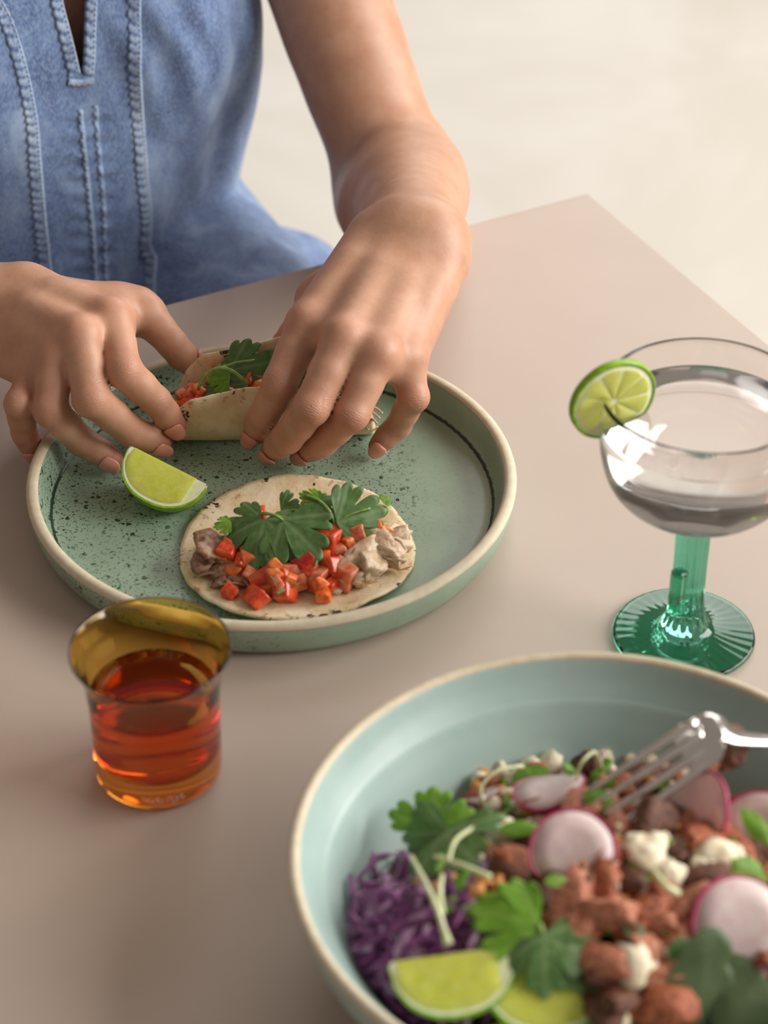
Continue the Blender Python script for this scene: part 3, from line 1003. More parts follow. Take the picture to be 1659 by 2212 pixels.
# lime slice on the rim of the coupe
SLICE = CC + Vector((-0.0445, 0.002, 0.1455))
e = empty('lime_slice', SLICE, (R(4), 0, R(22)))
tag(e, 'round lime slice perched on the rim of the coupe glass', 'lime')
def disc_ring(name, r0, r1, th, mat, bulge=0.0, n=72, gap=None):
    """A ring (or disc) in the local xz plane, th thick."""
    prof = [(r0, -th / 2), (r1 - 0.0004, -th / 2), (r1, -th / 2 + 0.0004), (r1, th / 2 - 0.0004), (r1 - 0.0004, th / 2), (r0, th / 2)]
    me = lathe(name, prof, n, closed=r0 > 0)
    for v_ in me.vertices:
        v_.co = (v_.co.x, v_.co.z, v_.co.y)
    me.flip_normals()
    return link(name, me, mat, e)
disc_ring('peel', 0.0205, 0.0222, 0.0042, M_LPEEL)
disc_ring('pith', 0.0, 0.02055, 0.0038, M_LPITH)
for k in range(9):
    a0, a1 = 2 * math.pi * (k + 0.035) / 9, 2 * math.pi * (k + 0.965) / 9
    if k == 6:
        a0 += 0.09
    vs, fs = [], []
    nA, nR = 8, 8
    for sgn in (-1, 1):
        for i in range(nR + 1):
            for j in range(nA + 1):
                f = 0.10 + 0.90 * i / nR
                rr = 0.0186 * f
                aa = a0 + (a1 - a0) * j / nA
                rr *= 1 - 0.05 * (abs(2 * j / nA - 1) ** 3) * (i / nR)
                bl = (0.0019 + 0.00055 * math.sin(math.pi * j / nA) * math.sin(math.pi * min(1, f * 0.95)) ** 0.5 + 0.0001) * sgn
                vs.append((rr * math.cos(aa), bl, rr * math.sin(aa)))
        b = 0 if sgn < 0 else (nR + 1) * (nA + 1)
        for i in range(nR):
            for j in range(nA):
                q = (b + i * (nA + 1) + j, b + i * (nA + 1) + j + 1, b + (i + 1) * (nA + 1) + j + 1, b + (i + 1) * (nA + 1) + j)
                fs.append(q if sgn > 0 else q[::-1])
    link('segment', mesh('segment', vs, fs), M_LSLICE, e)

# ================================================================ salad in the bowl
HM = at(1370, 1900, 0.06) - BC
HC = at(905, 2010, 0.045) - BC
def heap(x, y):
    """Height of the salad above the table at bowl coordinates."""
    a = ((x - HM.x) / 0.092) ** 2 + ((y - HM.y) / 0.088) ** 2
    b = ((x - HC.x) / 0.036) ** 2 + ((y - HC.y) / 0.040) ** 2
    h = 0.016 + 0.052 * math.exp(-a ** 1.25) + 0.026 * math.exp(-b ** 1.2)
    return h + 0.004 * float(wob((x, y, 0), 70.0, 5.0))
def on_heap(px, py, lift=0.0):
    d = (at(px, py, 0) - CAM_POS).normalized()
    t = 0.9
    while t < 1.5:
        p = CAM_POS + d * t
        if p.z - lift < heap(p.x - BC.x, p.y - BC.y):
            return p
        t += 0.0012
    return p
def heap_n(p):
    x, y = p.x - BC.x, p.y - BC.y
    e = 0.004
    return Vector((heap(x - e, y) - heap(x + e, y), heap(x, y - e) - heap(x, y + e), 2 * e)).normalized()

# the bulk of the salad under the pieces one can tell apart
m = NT('chopped_salad_bulk')
v = m.coords()
vo = m.n('ShaderNodeTexVoronoi', feature='F1'); vo.inputs['Scale'].default_value = 130
m.l(v, vo.inputs['Vector'])
s2 = m.n('ShaderNodeSeparateColor'); m.l(vo.outputs['Color'], s2.inputs[0])
c = m.ramp(s2.outputs[0], [(0.0, srgb(70, 40, 28)), (0.3, srgb(140, 78, 52)), (0.55, srgb(94, 52, 36)), (0.8, srgb(176, 110, 80)), (0.93, srgb(80, 92, 44))], 'CONSTANT')
m.color(m.mix(m.ramp(m.noise(v, 200, 4), [(0.3, 0.0), (0.7, 0.6)]), c, srgb(48, 28, 20)))
m.set(Roughness=0.45)
vs, fs = [], []
nr, na = 44, 96
for i in range(nr + 1):
    for k in range(na):
        a = 2 * math.pi * k / na
        r = 0.1075 * i / nr
        x, y = r * math.cos(a), r * math.sin(a)
        zin = float(np.interp(r, [q[0] for q in inn], [q[1] for q in inn]))
        z = heap(x, y) + 0.0035 * float(wob((x, y, 1), 330.0, 2.0)) - 0.007
        vs.append((x, y, max(z, zin + 0.0006)))
for i in range(nr):
    for k in range(na):
        k2 = (k + 1) % na
        fs.append((i * na + k, (i + 1) * na + k, (i + 1) * na + k2, i * na + k2))
# keep only the faces that rise clear of the bowl
def clear(f):
    c_ = [vs[i] for i in f]
    return any(p[2] > float(np.interp(math.hypot(p[0], p[1]), [q[0] for q in inn], [q[1] for q in inn])) + 0.0012 for p in c_)
fs = [f for f in fs if clear(f)]
tag(link('salad_bulk', mesh('salad_bulk', vs, fs), m.m, None, BC), 'finely chopped salad heaped under the larger pieces in the bowl', 'salad', kind='stuff')

# ---------------------------------------------------------------- flaked meat
M_SAL = [simple_mat('spiced_meat_pink', srgb(162, 88, 62), srgb(214, 146, 114), 0.42, 9, 0.2, 0.004, 0.9, bdist=0.002),
         simple_mat('spiced_meat_orange', srgb(132, 60, 30), srgb(196, 112, 68), 0.42, 9, 0.2, 0.004, 0.9, bdist=0.002),
         simple_mat('spiced_meat_brown', srgb(72, 40, 26), srgb(124, 72, 46), 0.45, 9, 0.1, 0.003, 0.9, bdist=0.002)]
SALM = {}
for ci in range(3):
    for vi in range(3):
        me = meat_mesh('flaked_meat', 20 + 3 * ci + vi, 8.0, 1.5, 0.2, fibres=5) if vi == 1 else flake_mesh('flaked_meat', 31 + 3 * ci + vi, *((1.25, 0.95, 0.8), (0.9, 1.35, 0.7))[vi // 2])
        me.materials.append(M_SAL[ci]); SALM[ci, vi] = me
words_c = ('pink', 'orange-brown', 'dark brown')
r4 = random.Random(4)
spots = [(1215, 1965, 30, 0), (1300, 1935, 24, 1), (1330, 1985, 32, 0), (1390, 1980, 24, 1), (1260, 2010, 22, 0), (1430, 2000, 22, 0), (1480, 2030, 26, 0), (1290, 2080, 26, 0), (1400, 2050, 22, 0), (1330, 2110, 20, 2),
         (1130, 1875, 22, 1), (1170, 1800, 20, 2), (1100, 1880, 18, 2), (1195, 1930, 20, 2), (1250, 1760, 22, 0), (1200, 1745, 20, 1), (1300, 1760, 22, 0), (1345, 1790, 20, 0), (1420, 1790, 26, 2), (1460, 1760, 20, 2),
         (1490, 1820, 24, 1), (1530, 1780, 20, 0), (1570, 1830, 24, 1), (1600, 1760, 20, 1), (1450, 1850, 22, 2), (1500, 1900, 24, 2), (1430, 1920, 20, 1), (1360, 1900, 20, 2), (1560, 1920, 20, 1), (1330, 1700, 16, 1),
         (1150, 1690, 14, 1), (1080, 1740, 14, 1), (1060, 1700, 12, 1), (1020, 1730, 12, 1), (1380, 1690, 18, 2), (1440, 1690, 18, 1), (1270, 1660, 16, 2), (1310, 1640, 14, 1), (1230, 1620, 10, 2), (1350, 2160, 24, 2),
         (1450, 2110, 22, 0), (1300, 2180, 22, 2), (1420, 2180, 24, 1), (1500, 1960, 26, 0), (1620, 1850, 22, 2), (1640, 2050, 22, 1), (1400, 2120, 16, 0), (1260, 1890, 18, 2), (1310, 1870, 16, 1), (1380, 1760, 18, 1)]
for i, (px, py, mm, ci) in enumerate(spots):
    p = on_heap(px, py, 0.004)
    side = 'left' if px < 1180 else ('right' if px > 1440 else 'middle')
    row = 'back' if py < 1760 else ('front' if py > 1990 else 'centre')
    place('flaked_meat', SALM[ci, i % 3], p, (r4.uniform(-.6, .6), r4.uniform(-.6, .6), r4.uniform(0, 3)), (mm / 1000, mm / 1000 * 0.8, mm / 1000 * 0.7),
          '%s meat flake at the %s %s of the salad heap' % (words_c[ci], row, side), 'meat', 'flaked meat in the salad')
for k in range(34):
    px, py = r4.uniform(1665, 1900), r4.uniform(1760, 2260)
    p = on_heap(px, py, 0.003)
    if (p - BC).xy.length > 0.098:
        continue
    mm = r4.uniform(16, 26)
    place('flaked_meat', SALM[k % 3, (k // 3) % 3], p, (r4.uniform(-.6, .6), r4.uniform(-.6, .6), r4.uniform(0, 3)), (mm / 1000, mm / 1000 * 0.8, mm / 1000 * 0.7),
          'flake of meat at the far right side of the bowl, beyond the large radish slice', 'meat', 'meat at the far right of the bowl')
# ---------------------------------------------------------------- crumbled cheese
M_CHEESE = simple_mat('crumbled_cheese', srgb(226, 210, 172), srgb(246, 238, 216), 0.7, 5, 0.25, 0.004, 0.6, bdist=0.0015)
CHE = []
for k in range(3):
    me = meat_mesh('cheese_crumb', 60 + k, 9.0, 1.05, 0.20, fibres=0, low=0.12); me.materials.append(M_CHEESE); CHE.append(me)
for i, (px, py, mm) in enumerate(((1085, 1806, 19), (1322, 1628, 19), (1348, 1608, 14), (1300, 1645, 13), (1190, 1652, 15), (1150, 1660, 14), (1100, 1726, 12), (1066, 1745, 11), (1395, 1850, 24), (1375, 1835, 16), (1545, 1866, 22), (1520, 1880, 16), (1585, 1850, 14),
                               (1365, 2088, 24), (1345, 2075, 15), (1450, 1895, 16), (1130, 1740, 12), (1115, 1690, 12), (1240, 1712, 11), (1045, 1905, 8), (1380, 1790, 12), (1590, 1640, 14), (1310, 1860, 12), (1470, 1680, 14), (1660, 1900, 14), (1335, 2205, 12), (1030, 1850, 7))):
    side = 'left' if px < 1180 else ('right' if px > 1440 else 'middle')
    row = 'back' if py < 1700 else ('front' if py > 1990 else 'centre')
    place('cheese_crumb', CHE[i % 3], on_heap(px, py, 0.004), (r4.uniform(-1, 1), r4.uniform(-1, 1), r4.uniform(0, 3)), mm / 1000,
          '%s white cheese crumb at the %s %s of the salad heap' % ('large' if mm >= 17 else 'small', row, side), 'cheese', 'cheese crumbs in the salad')
# ---------------------------------------------------------------- scattered crumbs and chopped herbs
r6 = random.Random(21)
M_SPICE = simple_mat('spiced_crumb', srgb(196, 120, 52), srgb(228, 168, 98), 0.5, 5)
spice = meat_mesh('spiced_crumb', 71, 8.0, 1.1, 0.2, 2, 0, 0.15); spice.materials.append(M_SPICE)
herb = dice_mesh('herb_bit', 98, 2.2, 1.1, 0.25); herb.materials.append(M_LEAF_B)
def where(px, py):
    return 'on the purple cabbage' if px < 1100 and py > 1840 else ('at the back of the salad' if py < 1760 else ('at the front of the salad' if py > 2000 else 'in the middle of the salad'))
def scatter(n, boxes, fn):
    for k in range(n):
        x0, y0, x1, y1 = boxes[k % len(boxes)]
        fn(r6.uniform(x0, x1), r6.uniform(y0, y1))
BX = [(1030, 1650, 1260, 1790), (1280, 1640, 1500, 1760), (1300, 1780, 1640, 1960), (1200, 1900, 1500, 2110), (900, 1860, 1120, 1980)]
scatter(46, BX[:4], lambda px, py: place('cheese_crumb', CHE[r6.randrange(3)], on_heap(px, py, 0.006), (r6.uniform(-1, 1), r6.uniform(-1, 1), r6.uniform(0, 3)), r6.uniform(0.004, 0.009), 'tiny white cheese crumb scattered ' + where(px, py), 'cheese', 'tiny cheese crumbs'))
scatter(40, BX + [BX[4]], lambda px, py: place('spiced_crumb', spice, on_heap(px, py, 0.005), (r6.uniform(-1, 1), r6.uniform(-1, 1), r6.uniform(0, 3)), r6.uniform(0.004, 0.010), 'golden spiced crumb scattered ' + where(px, py), 'crumb', 'golden crumbs'))
scatter(44, BX, lambda px, py: place('herb_bit', herb, on_heap(px, py, 0.007), (r6.uniform(-.7, .7), r6.uniform(-.7, .7), r6.uniform(0, 3)), r6.uniform(0.003, 0.0065), 'chopped green herb bit scattered ' + where(px, py), 'herb', 'herb bits on the salad'))
# ---------------------------------------------------------------- radish slices
m = NT('radish_flesh')
v = m.coords()
tc = m.n('ShaderNodeTexCoord'); ln = m.n('ShaderNodeVectorMath', operation='LENGTH'); m.l(tc.outputs['Object'], ln.inputs[0])
f = m.noise(v, 120, 3, 0.6, 1.0)
c = m.mix(m.ramp(f, [(0.4, 0.0), (0.75, 0.45)]), srgb(222, 206, 200), srgb(190, 138, 162))
m.color(c)
m.set(Roughness=0.3)
m.b.inputs['Subsurface Weight'].default_value = 0.35
m.b.inputs['Subsurface Scale'].default_value = 0.004
M_RAD = m.m
M_RSKIN = simple_mat('radish_skin', srgb(168, 30, 84), srgb(196, 60, 112), 0.35, 200)
def radish(px, py, r, nrm, label, lift=0.008, squash=1.0, bend=0.12):
    e = empty('radish_slice', on_heap(px, py, lift), rot_to(nrm))
    tag(e, label, 'radish', 'radish slices on the salad')
    t = 0.0016
    def fn(i, rr, z, a):
        return (rr * math.cos(a), rr * math.sin(a) * squash, z + bend * rr * rr / r * math.cos(2 * a + 0.6))
    link('flesh', lathe('flesh', [(0, -t / 2), (r * 0.5, -t / 2), (r * 0.93, -t / 2), (r * 0.93, t / 2), (r * 0.5, t / 2), (0, t / 2)], 48, fn=fn), M_RAD, e)
    link('skin', lathe('skin', [(r * 0.94, -t * 0.52), (r * 0.99, -t * 0.5), (r, -t * 0.2), (r, t * 0.2), (r * 0.99, t * 0.5), (r * 0.94, t * 0.52)], 48, closed=True, fn=fn), M_RSKIN, e)
radish(1237, 1840, 0.0182, (-0.12, -0.62, 0.76), 'round radish slice facing the camera in the middle of the salad', 0.012)
radish(1188, 1705, 0.0165, (-0.22, 0.30, 0.92), 'radish slice seen almost edge-on behind the round radish slice', 0.012)
radish(1512, 1748, 0.0170, (-0.72, -0.42, 0.55), 'tilted radish slice with a red edge right of the fork tines', 0.012, 1.0)
radish(1600, 1998, 0.0205, (0.05, -0.66, 0.75), 'large pale radish slice at the right front of the salad', 0.014)
radish(1640, 1800, 0.0190, (-0.45, -0.55, 0.70), 'radish slice under a green leaf at the right edge of the salad', 0.012)
radish(1046, 1716, 0.0090, (-0.3, 0.35, 0.88), 'small radish slice at the left back of the salad heap', 0.006)
# ---------------------------------------------------------------- red cabbage
M_CAB = [simple_mat('red_cabbage', srgb(84, 34, 84), srgb(146, 70, 136), 0.38, 140, 0.15, 0.003, 0.2),
         simple_mat('red_cabbage_pale', srgb(140, 84, 138), srgb(204, 170, 200), 0.38, 140, 0.2, 0.003, 0.2)]
r5 = random.Random(8)
def in_bowl(p, gap=0.003):
    """Keep a point (bowl coordinates) inside the bowl wall."""
    r_ = math.hypot(p.x, p.y)
    lim = float(np.interp(max(p.z, 0.0105), [q[1] for q in inn], [q[0] for q in inn])) - gap
    k_ = min(1.0, lim / max(r_, 1e-6))
    return Vector((p.x * k_, p.y * k_, p.z))
def shred(vs, fs, p, ang, L, w, up_tilt, curl):
    pts = []
    for k in range(6):
        t = k / 5 - 0.5
        a = ang + curl * t
        pts.append(p + Vector((math.cos(a), math.sin(a), 0)) * (L * t) + Vector((0, 0, up_tilt * L * t + 0.0035 * math.sin(3 * t + curl * 5) + 0.002 * math.cos(7 * t))))
    pts = [in_bowl(q) for q in pts]
    tube_data(pts, [w * 0.5, w, w * 1.1, w * 1.1, w, w * 0.4], 6, 0.45, (0, 0, 1), vs, fs)
for ci, n_ in ((0, 230), (1, 70)):
    vs, fs = [], []
    for k in range(n_):
        for tr in range(50):
            px, py = r5.gauss(925, 85), r5.gauss(2020, 85)
            if 770 < px < 1120 and 1850 < py < 2200 and not (px > 1010 and py < 1900):
                break
        p = on_heap(px, py, r5.uniform(-0.005, 0.004))
        shred(vs, fs, p - BC, r5.uniform(0, math.pi), r5.uniform(0.016, 0.036), r5.uniform(0.0011, 0.0025), r5.uniform(-0.25, 0.25), r5.uniform(-1.6, 1.6))
    tag(link('shredded_cabbage', mesh('shredded_cabbage', vs, fs), M_CAB[ci], None, BC), ('heap of dark purple shredded red cabbage at the left of the bowl', 'pale purple cabbage shreds mixed through the purple cabbage heap')[ci], 'cabbage', kind='stuff')
for pts, w, lab in (([(805, 1840), (802, 1865), (785, 1885), (772, 1902)], 0.0012, 'thin purple cabbage shred reaching up towards the back of the bowl'),
                    ([(756, 1890), (765, 1940), (772, 1990), (790, 2025)], 0.0017, 'curved purple cabbage shred against the left wall of the bowl'),
                    ([(740, 2072), (770, 2090), (810, 2085), (860, 2070)], 0.0021, 'thick purple cabbage shred pointing to the left rim'),
                    ([(780, 1905), (800, 1912), (825, 1908)], 0.0022, 'short curled purple cabbage shred at the back of the cabbage')):
    P3 = []
    for px, py in pts:
        q = at(px, py, 0.040)
        P3.append(in_bowl(q - BC) + BC)
    o = link('cabbage_shred', tube('cabbage_shred', catmull(P3, 5), [w * (0.55 + 0.45 * math.sin(math.pi * (i + 1) / (5 * (len(pts) - 1) + 2))) for i in range(5 * (len(pts) - 1) + 1)], 7, 0.6), M_CAB[0])
    tag(o, lab, 'cabbage')
# ---------------------------------------------------------------- leaves and microgreens
def bowl_leaf(label, parts, stems=(), cat='herb'):
    b0 = on_heap(parts[0][1][0], parts[0][1][1], parts[0][1][2])
    e = empty('salad_leaf', b0)
    tag(e, label, cat)
    for me, b, t, n, w in parts:
        leaf_at(e, me, on_heap(*b), on_heap(*t), n, None, 'leaf_blade', w)
    for pts, r in stems:
        stem_part(e, [on_heap(*q) for q in pts], r)
M_DULL = leaf_mat('spinach_leaf', srgb(74, 92, 58), srgb(100, 118, 78), srgb(120, 138, 98))
OVAL = leaf_mesh('leaf_blade', M_LEAF_B, 9, 1, 0.25, 0.1, 60, 0.9)
OVAL_D = leaf_mesh('leaf_blade', M_DULL, 10, 1, 0.2, 0.1, 95, 1.0)
OVAL_G = leaf_mesh('leaf_blade', M_LEAF, 12, 1, 0.25, 0.2, 80, 1.0)
bowl_leaf('bright green cilantro leaf standing at the left back of the salad', [(LEAVES[3], (925, 1800, 0.012), (938, 1690, 0.030), (-0.3, -0.75, 0.6), 1.1)])
bowl_leaf('dark green cilantro leaves below the bright leaf at the left back', [(LEAVES[2], (970, 1800, 0.012), (900, 1850, 0.006), (-0.2, -0.7, 0.7), 1.3), (LEAVES[0], (960, 1800, 0.016), (1020, 1850, 0.010), (0.1, -0.6, 0.8), 1.3), (LEAVES[1], (950, 1790, 0.014), (868, 1815, 0.012), (-0.3, -0.6, 0.7), 1.0)])
bowl_leaf('frilly bright green leaf between the cabbage and the meat', [(LEAVES[3], (1165, 2000, 0.014), (1010, 1955, 0.016), (-0.1, -0.4, 0.9), 0.85), (OVAL, (1170, 2010, 0.010), (1060, 2000, 0.008), (0, -0.5, 0.85), 0.7)],
          [([(1165, 1995, 0.014), (1180, 2040, 0.012), (1200, 2090, 0.008)], 0.0012)])
bowl_leaf('glossy dark green leaf curling down to the second lime wedge', [(LEAVES[2], (1175, 2020, 0.014), (1240, 2130, 0.016), (0.2, -0.7, 0.7), 1.0), (OVAL_G, (1230, 2040, 0.012), (1290, 2140, 0.008), (0.3, -0.6, 0.7), 0.9)])
bowl_leaf('dull green spinach leaf at the front right of the salad', [(OVAL_D, (1450, 2100, 0.012), (1570, 2180, 0.010), (0.0, -0.75, 0.65), 1.3), (OVAL_G, (1440, 2085, 0.010), (1520, 2090, 0.012), (0.1, -0.6, 0.75), 1.2)], cat='leaf')
bowl_leaf('dull green leaf at the lower right corner of the salad', [(OVAL_D, (1660, 2120, 0.014), (1560, 2230, 0.010), (-0.1, -0.75, 0.65), 1.0)], cat='leaf')
bowl_leaf('slim bright leaf lying on the radish at the right edge', [(OVAL, (1600, 1742, 0.022), (1665, 1815, 0.022), (0.1, -0.6, 0.8), 0.45)], cat='leaf')
bowl_leaf('bright leaf above the large pale radish slice', [(OVAL, (1580, 1855, 0.014), (1665, 1905, 0.014), (0.1, -0.6, 0.8), 0.6)], cat='leaf')
bowl_leaf('small bright leaf left of the round radish slice', [(OVAL, (1070, 1795, 0.014), (1165, 1782, 0.014), (0.0, -0.6, 0.8), 0.4)], cat='leaf')
bowl_leaf('small green leaf behind the edge-on radish slice', [(OVAL, (1125, 1650, 0.012), (1165, 1690, 0.012), (0.0, -0.6, 0.8), 0.6)], cat='leaf')
bowl_leaf('pale green leaf at the right of the tilted radish slice', [(OVAL_D, (1545, 1712, 0.014), (1605, 1702, 0.012), (0.0, -0.6, 0.8), 0.7)], cat='leaf')
bowl_leaf('dark leaves behind the front lime wedges', [(OVAL_G, (1290, 2120, 0.006), (1380, 2200, 0.004), (0.0, -0.7, 0.7), 1.2)], cat='leaf')
bowl_leaf('tiny green leaf below the round radish slice', [(OVAL, (1175, 1905, 0.020), (1225, 1898, 0.020), (0.0, -0.6, 0.8), 0.6)], cat='leaf')
bowl_leaf('small mint green leaf on the meat in front of the cheese', [(OVAL_D, (1350, 2015, 0.014), (1395, 2010, 0.014), (0.0, -0.6, 0.8), 0.9)], cat='leaf')
bowl_leaf('small green leaf between the fork tines and the edge-on radish', [(OVAL, (1270, 1700, 0.014), (1310, 1740, 0.014), (0.0, -0.6, 0.8), 0.5), (OVAL, (1290, 1690, 0.014), (1330, 1690, 0.014), (0.0, -0.6, 0.8), 0.5)], cat='leaf')
M_SPR = simple_mat('sprout_stem', srgb(198, 208, 150), srgb(222, 226, 188), 0.35, 200, 0.3, 0.003)
for pts, r, lab in (([(888, 1850, .014), (915, 1900, .016), (945, 1965, .016), (968, 2040, .014)], 0.0014, 'pale sprout stem with a thick end lying over the cabbage'),
                    ([(955, 1890, .014), (950, 1930, .014), (956, 1975, .010)], 0.0014, 'short pale sprout stem beside the long one on the cabbage'),
                    ([(968, 1860, .012), (985, 1815, .016), (1030, 1785, .016), (1090, 1765, .014)], 0.0012, 'arched pale sprout stem between the dark leaves and the cheese'),
                    ([(1045, 1740, .010), (1040, 1700, .018), (1075, 1665, .022), (1130, 1655, .018)], 0.0010, 'thin looping green sprout at the left back of the salad'),
                    ([(1245, 1690, .012), (1255, 1650, .022), (1285, 1625, .024), (1300, 1660, .014)], 0.0010, 'thin looping green sprout below the topmost cheese crumb'),
                    ([(1410, 1880, .020), (1440, 1915, .020), (1465, 1930, .016)], 0.0017, 'pale sprout end beside the cheese in the middle of the salad'),
                    ([(940, 1850, .010), (1000, 1870, .012), (1060, 1895, .012)], 0.0014, 'yellow-green sprout stem along the back of the cabbage')):
    P3 = [on_heap(*q) for q in pts]
    n_ = 6 * (len(P3) - 1) + 1
    o = link('sprout', tube('sprout', catmull(P3, 6), [r * (0.7 + 0.3 * i / n_ + (0.9 * max(0, (i / n_ - 0.8) * 5) if 'thick end' in lab else 0)) for i in range(n_)], 8), M_SPR)
    tag(o, lab, 'sprout')
# ---------------------------------------------------------------- limes in the bowl
lime_wedge('lime wedge lying flat-side up at the front of the bowl', on_heap(975, 2088, 0.016) + Vector((0, 0.004, 0.003)), (R(-30), R(-7), R(4)), 0.052, 0.0262, 66)
lime_wedge('lime wedge tucked under the dark leaf beside the front wedge', on_heap(1180, 2110, 0.010) + Vector((0, 0.006, 0.0)), (R(-34), R(4), R(-4)), 0.052, 0.0290, 66)
lime_wedge('lime wedge mostly cut off at the lower edge of the picture', on_heap(1080, 2215, 0.006), (R(-30), R(-4), R(10)), 0.046, 0.0250, 66)

# ---------------------------------------------------------------- fork
m = NT('polished_steel')
m.set(Base_Color=(0.72, 0.70, 0.67, 1), Metallic=1.0, Roughness=0.16)
m.bump(m.noise(m.coords(), 300, 2), 0.03, 0.0003)
M_STEEL = m.m
froot = at(1512, 1606, 0.094)
ftip = at(1304, 1746, 0.080)
fork = empty('fork', froot)
tag(fork, 'steel fork resting on the bowl rim with its tines in the salad', 'fork')
fdir = (ftip - froot).normalized()
fw = at(1532, 1650, 0.083) - at(1490, 1580, 0.094)
fw = (fw - fdir * fw.dot(fdir)).normalized()
fup = fw.cross(fdir).normalized()
if fup.z < 0:
    fup = -fup
FL = (ftip - froot).length
for k in range(4):
    o_ = (k - 1.5) * 0.0062
    pts = [fdir * (-0.004) + fw * o_ * 0.9, fdir * (FL * 0.25) + fw * o_ + fup * 0.0012, fdir * (FL * 0.6) + fw * o_ * 1.02 + fup * 0.0012, fdir * FL + fw * o_ * 1.02 - fup * 0.0022]
    ps = catmull(pts, 6)
    link('tine', tube('tine', ps, [0.0022 - 0.0013 * (i / (len(ps) - 1)) ** 2 for i in range(len(ps))], 8, 0.7, fup), M_STEEL, fork)
def loft(name, secs):
    """secs: (centre, half width, half thickness, width dir, up dir)"""
    vs, fs = [], []
    n = 12
    for c_, hw, ht, wd, ud in secs:
        for k in range(n):
            a = 2 * math.pi * k / n
            ca, sa = math.cos(a), math.sin(a)
            vs.append(c_ + wd * (hw * math.copysign(abs(ca) ** 0.7, ca)) + ud * (ht * math.copysign(abs(sa) ** 0.9, sa)))
    for i in range(len(secs) - 1):
        for k in range(n):
            k2 = (k + 1) % n
            fs.append((i * n + k, i * n + k2, (i + 1) * n + k2, (i + 1) * n + k))
    fs.append(tuple(reversed(range(n)))); fs.append(tuple((len(secs) - 1) * n + k for k in range(n)))
    return mesh(name, vs, fs)
hp = [fdir * 0.010, fdir * 0.000, at(1546, 1574, 0.0985) - froot, at(1600, 1596, 0.0925) - froot, at(1700, 1602, 0.0815) - froot, at(1820, 1600, 0.0735) - froot, at(2100, 1590, 0.072) - froot, at(2450, 1570, 0.070) - froot]
hw = [0.0112, 0.0115, 0.0085, 0.0042, 0.0034, 0.0038, 0.0058, 0.0075]
ps = catmull(hp, 8)
ws = np.interp(np.arange(len(ps)) / 8.0, range(len(hw)), hw)
secs = []
for i, p in enumerate(ps):
    t = (ps[min(i + 1, len(ps) - 1)] - ps[max(i - 1, 0)]).normalized()
    w_ = (fw.lerp(Vector((0, -1, 0)), min(1, i / 24)))
    w_ = (w_ - t * w_.dot(t)).normalized()
    u_ = w_.cross(t).normalized()
    secs.append((p, float(ws[i]), 0.0011 if i < 14 else 0.0016, w_, u_))
link('handle', loft('handle', secs), M_STEEL, fork)
place('flaked_meat', SALM[2, 0], at(1560, 1628, 0.080), (0.4, 0.3, 0.2), (0.026, 0.022, 0.020), 'dark lump of meat caught under the fork head', 'meat')
place('flaked_meat', SALM[0, 1], at(1530, 1650, 0.078), (0.4, 0.3, 1.2), (0.016, 0.013, 0.014), 'pink flake of meat hanging below the fork head', 'meat')

# ================================================================ the person
# Body and dress are each one continuous surface, grown from tapered limbs that
# flow into one another (a smooth distance field, meshed with surface nets).
F32 = np.float32

class Field:
    """prims: group -> list of (a, b, ra, rb, k, flat_axis, flat). Groups join 'core' softly (kj), each other hard."""
    def __init__(s):
        s.g = {'core': []}
        s.kj = {}
        s.disp = None
    def add(s, grp, a, b, ra, rb, k=0.008, n=None, f=1.0):
        s.g.setdefault(grp, []).append((np.array(a, F32), np.array(b, F32), ra, rb, k, None if n is None else np.array(Vector(n).normalized(), F32), f))
    def chain(s, grp, pts, rads, k=0.003, n=None, f=1.0):
        for i in range(len(pts) - 1):
            s.add(grp, pts[i], pts[i + 1], rads[i], rads[i + 1], k, n, f)

def prim_d(p, pr):
    a, b, ra, rb, k, n, f = pr
    pa = p - a
    ba = b - a
    l2 = float(ba @ ba) + 1e-12
    t = np.clip(pa @ ba / l2, 0, 1)
    q = pa - t[..., None] * ba
    if n is not None:
        h = q @ n
        q2 = (q * q).sum(-1) - h * h + (h / f) ** 2
        r = ra + (rb - ra) * t
        d = np.sqrt(np.maximum(q2, 1e-12)) - r
        return d * (f if f < 1 else 1.0) * 0.5 + d * 0.5
    return np.sqrt((q * q).sum(-1)) - (ra + (rb - ra) * t)

def entry_d(p, pr):
    """One limb piece, or a whole limb given as a list of pieces."""
    if isinstance(pr, list):
        d = prim_d(p, pr[0])
        for q in pr[1:]:
            d = np.minimum(d, prim_d(p, q))
        return d
    return prim_d(p, pr)

def smin(a, b, k):
    h = np.maximum(k - np.abs(a - b), 0) / k
    return np.minimum(a, b) - h * h * h * k * (1 / 6.0)

def field_eval(F, pts, ctr, brad):
    """pts (nb, m, 3); ctr (nb, 3): only limbs that come near a block are evaluated in it."""
    BIG = F32(0.5)
    out = {}
    for g, prs in F.g.items():
        D = np.full(pts.shape[:2], BIG, F32)
        for pr in prs:
            p0 = pr[0] if isinstance(pr, list) else pr
            near = entry_d(ctr, pr) < brad * (1.0 / min(p0[6], 1.0)) + 0.006 + p0[4] * 1.1
            if near.any():
                d = entry_d(pts[near], pr).astype(F32)
                D[near] = smin(D[near], d, F32(p0[4]))
        out[g] = D
    core = out['core']
    res = core.copy() if len(out) == 1 else None
    for g, D in out.items():
        if g != 'core':
            res = smin(core, D, F32(F.kj.get(g, 0.006))) if res is None else smin(res, smin(core, D, F32(F.kj.get(g, 0.006))), F32(0.0014))
    if F.disp is not None:
        res = res + F.disp(pts)
    return res

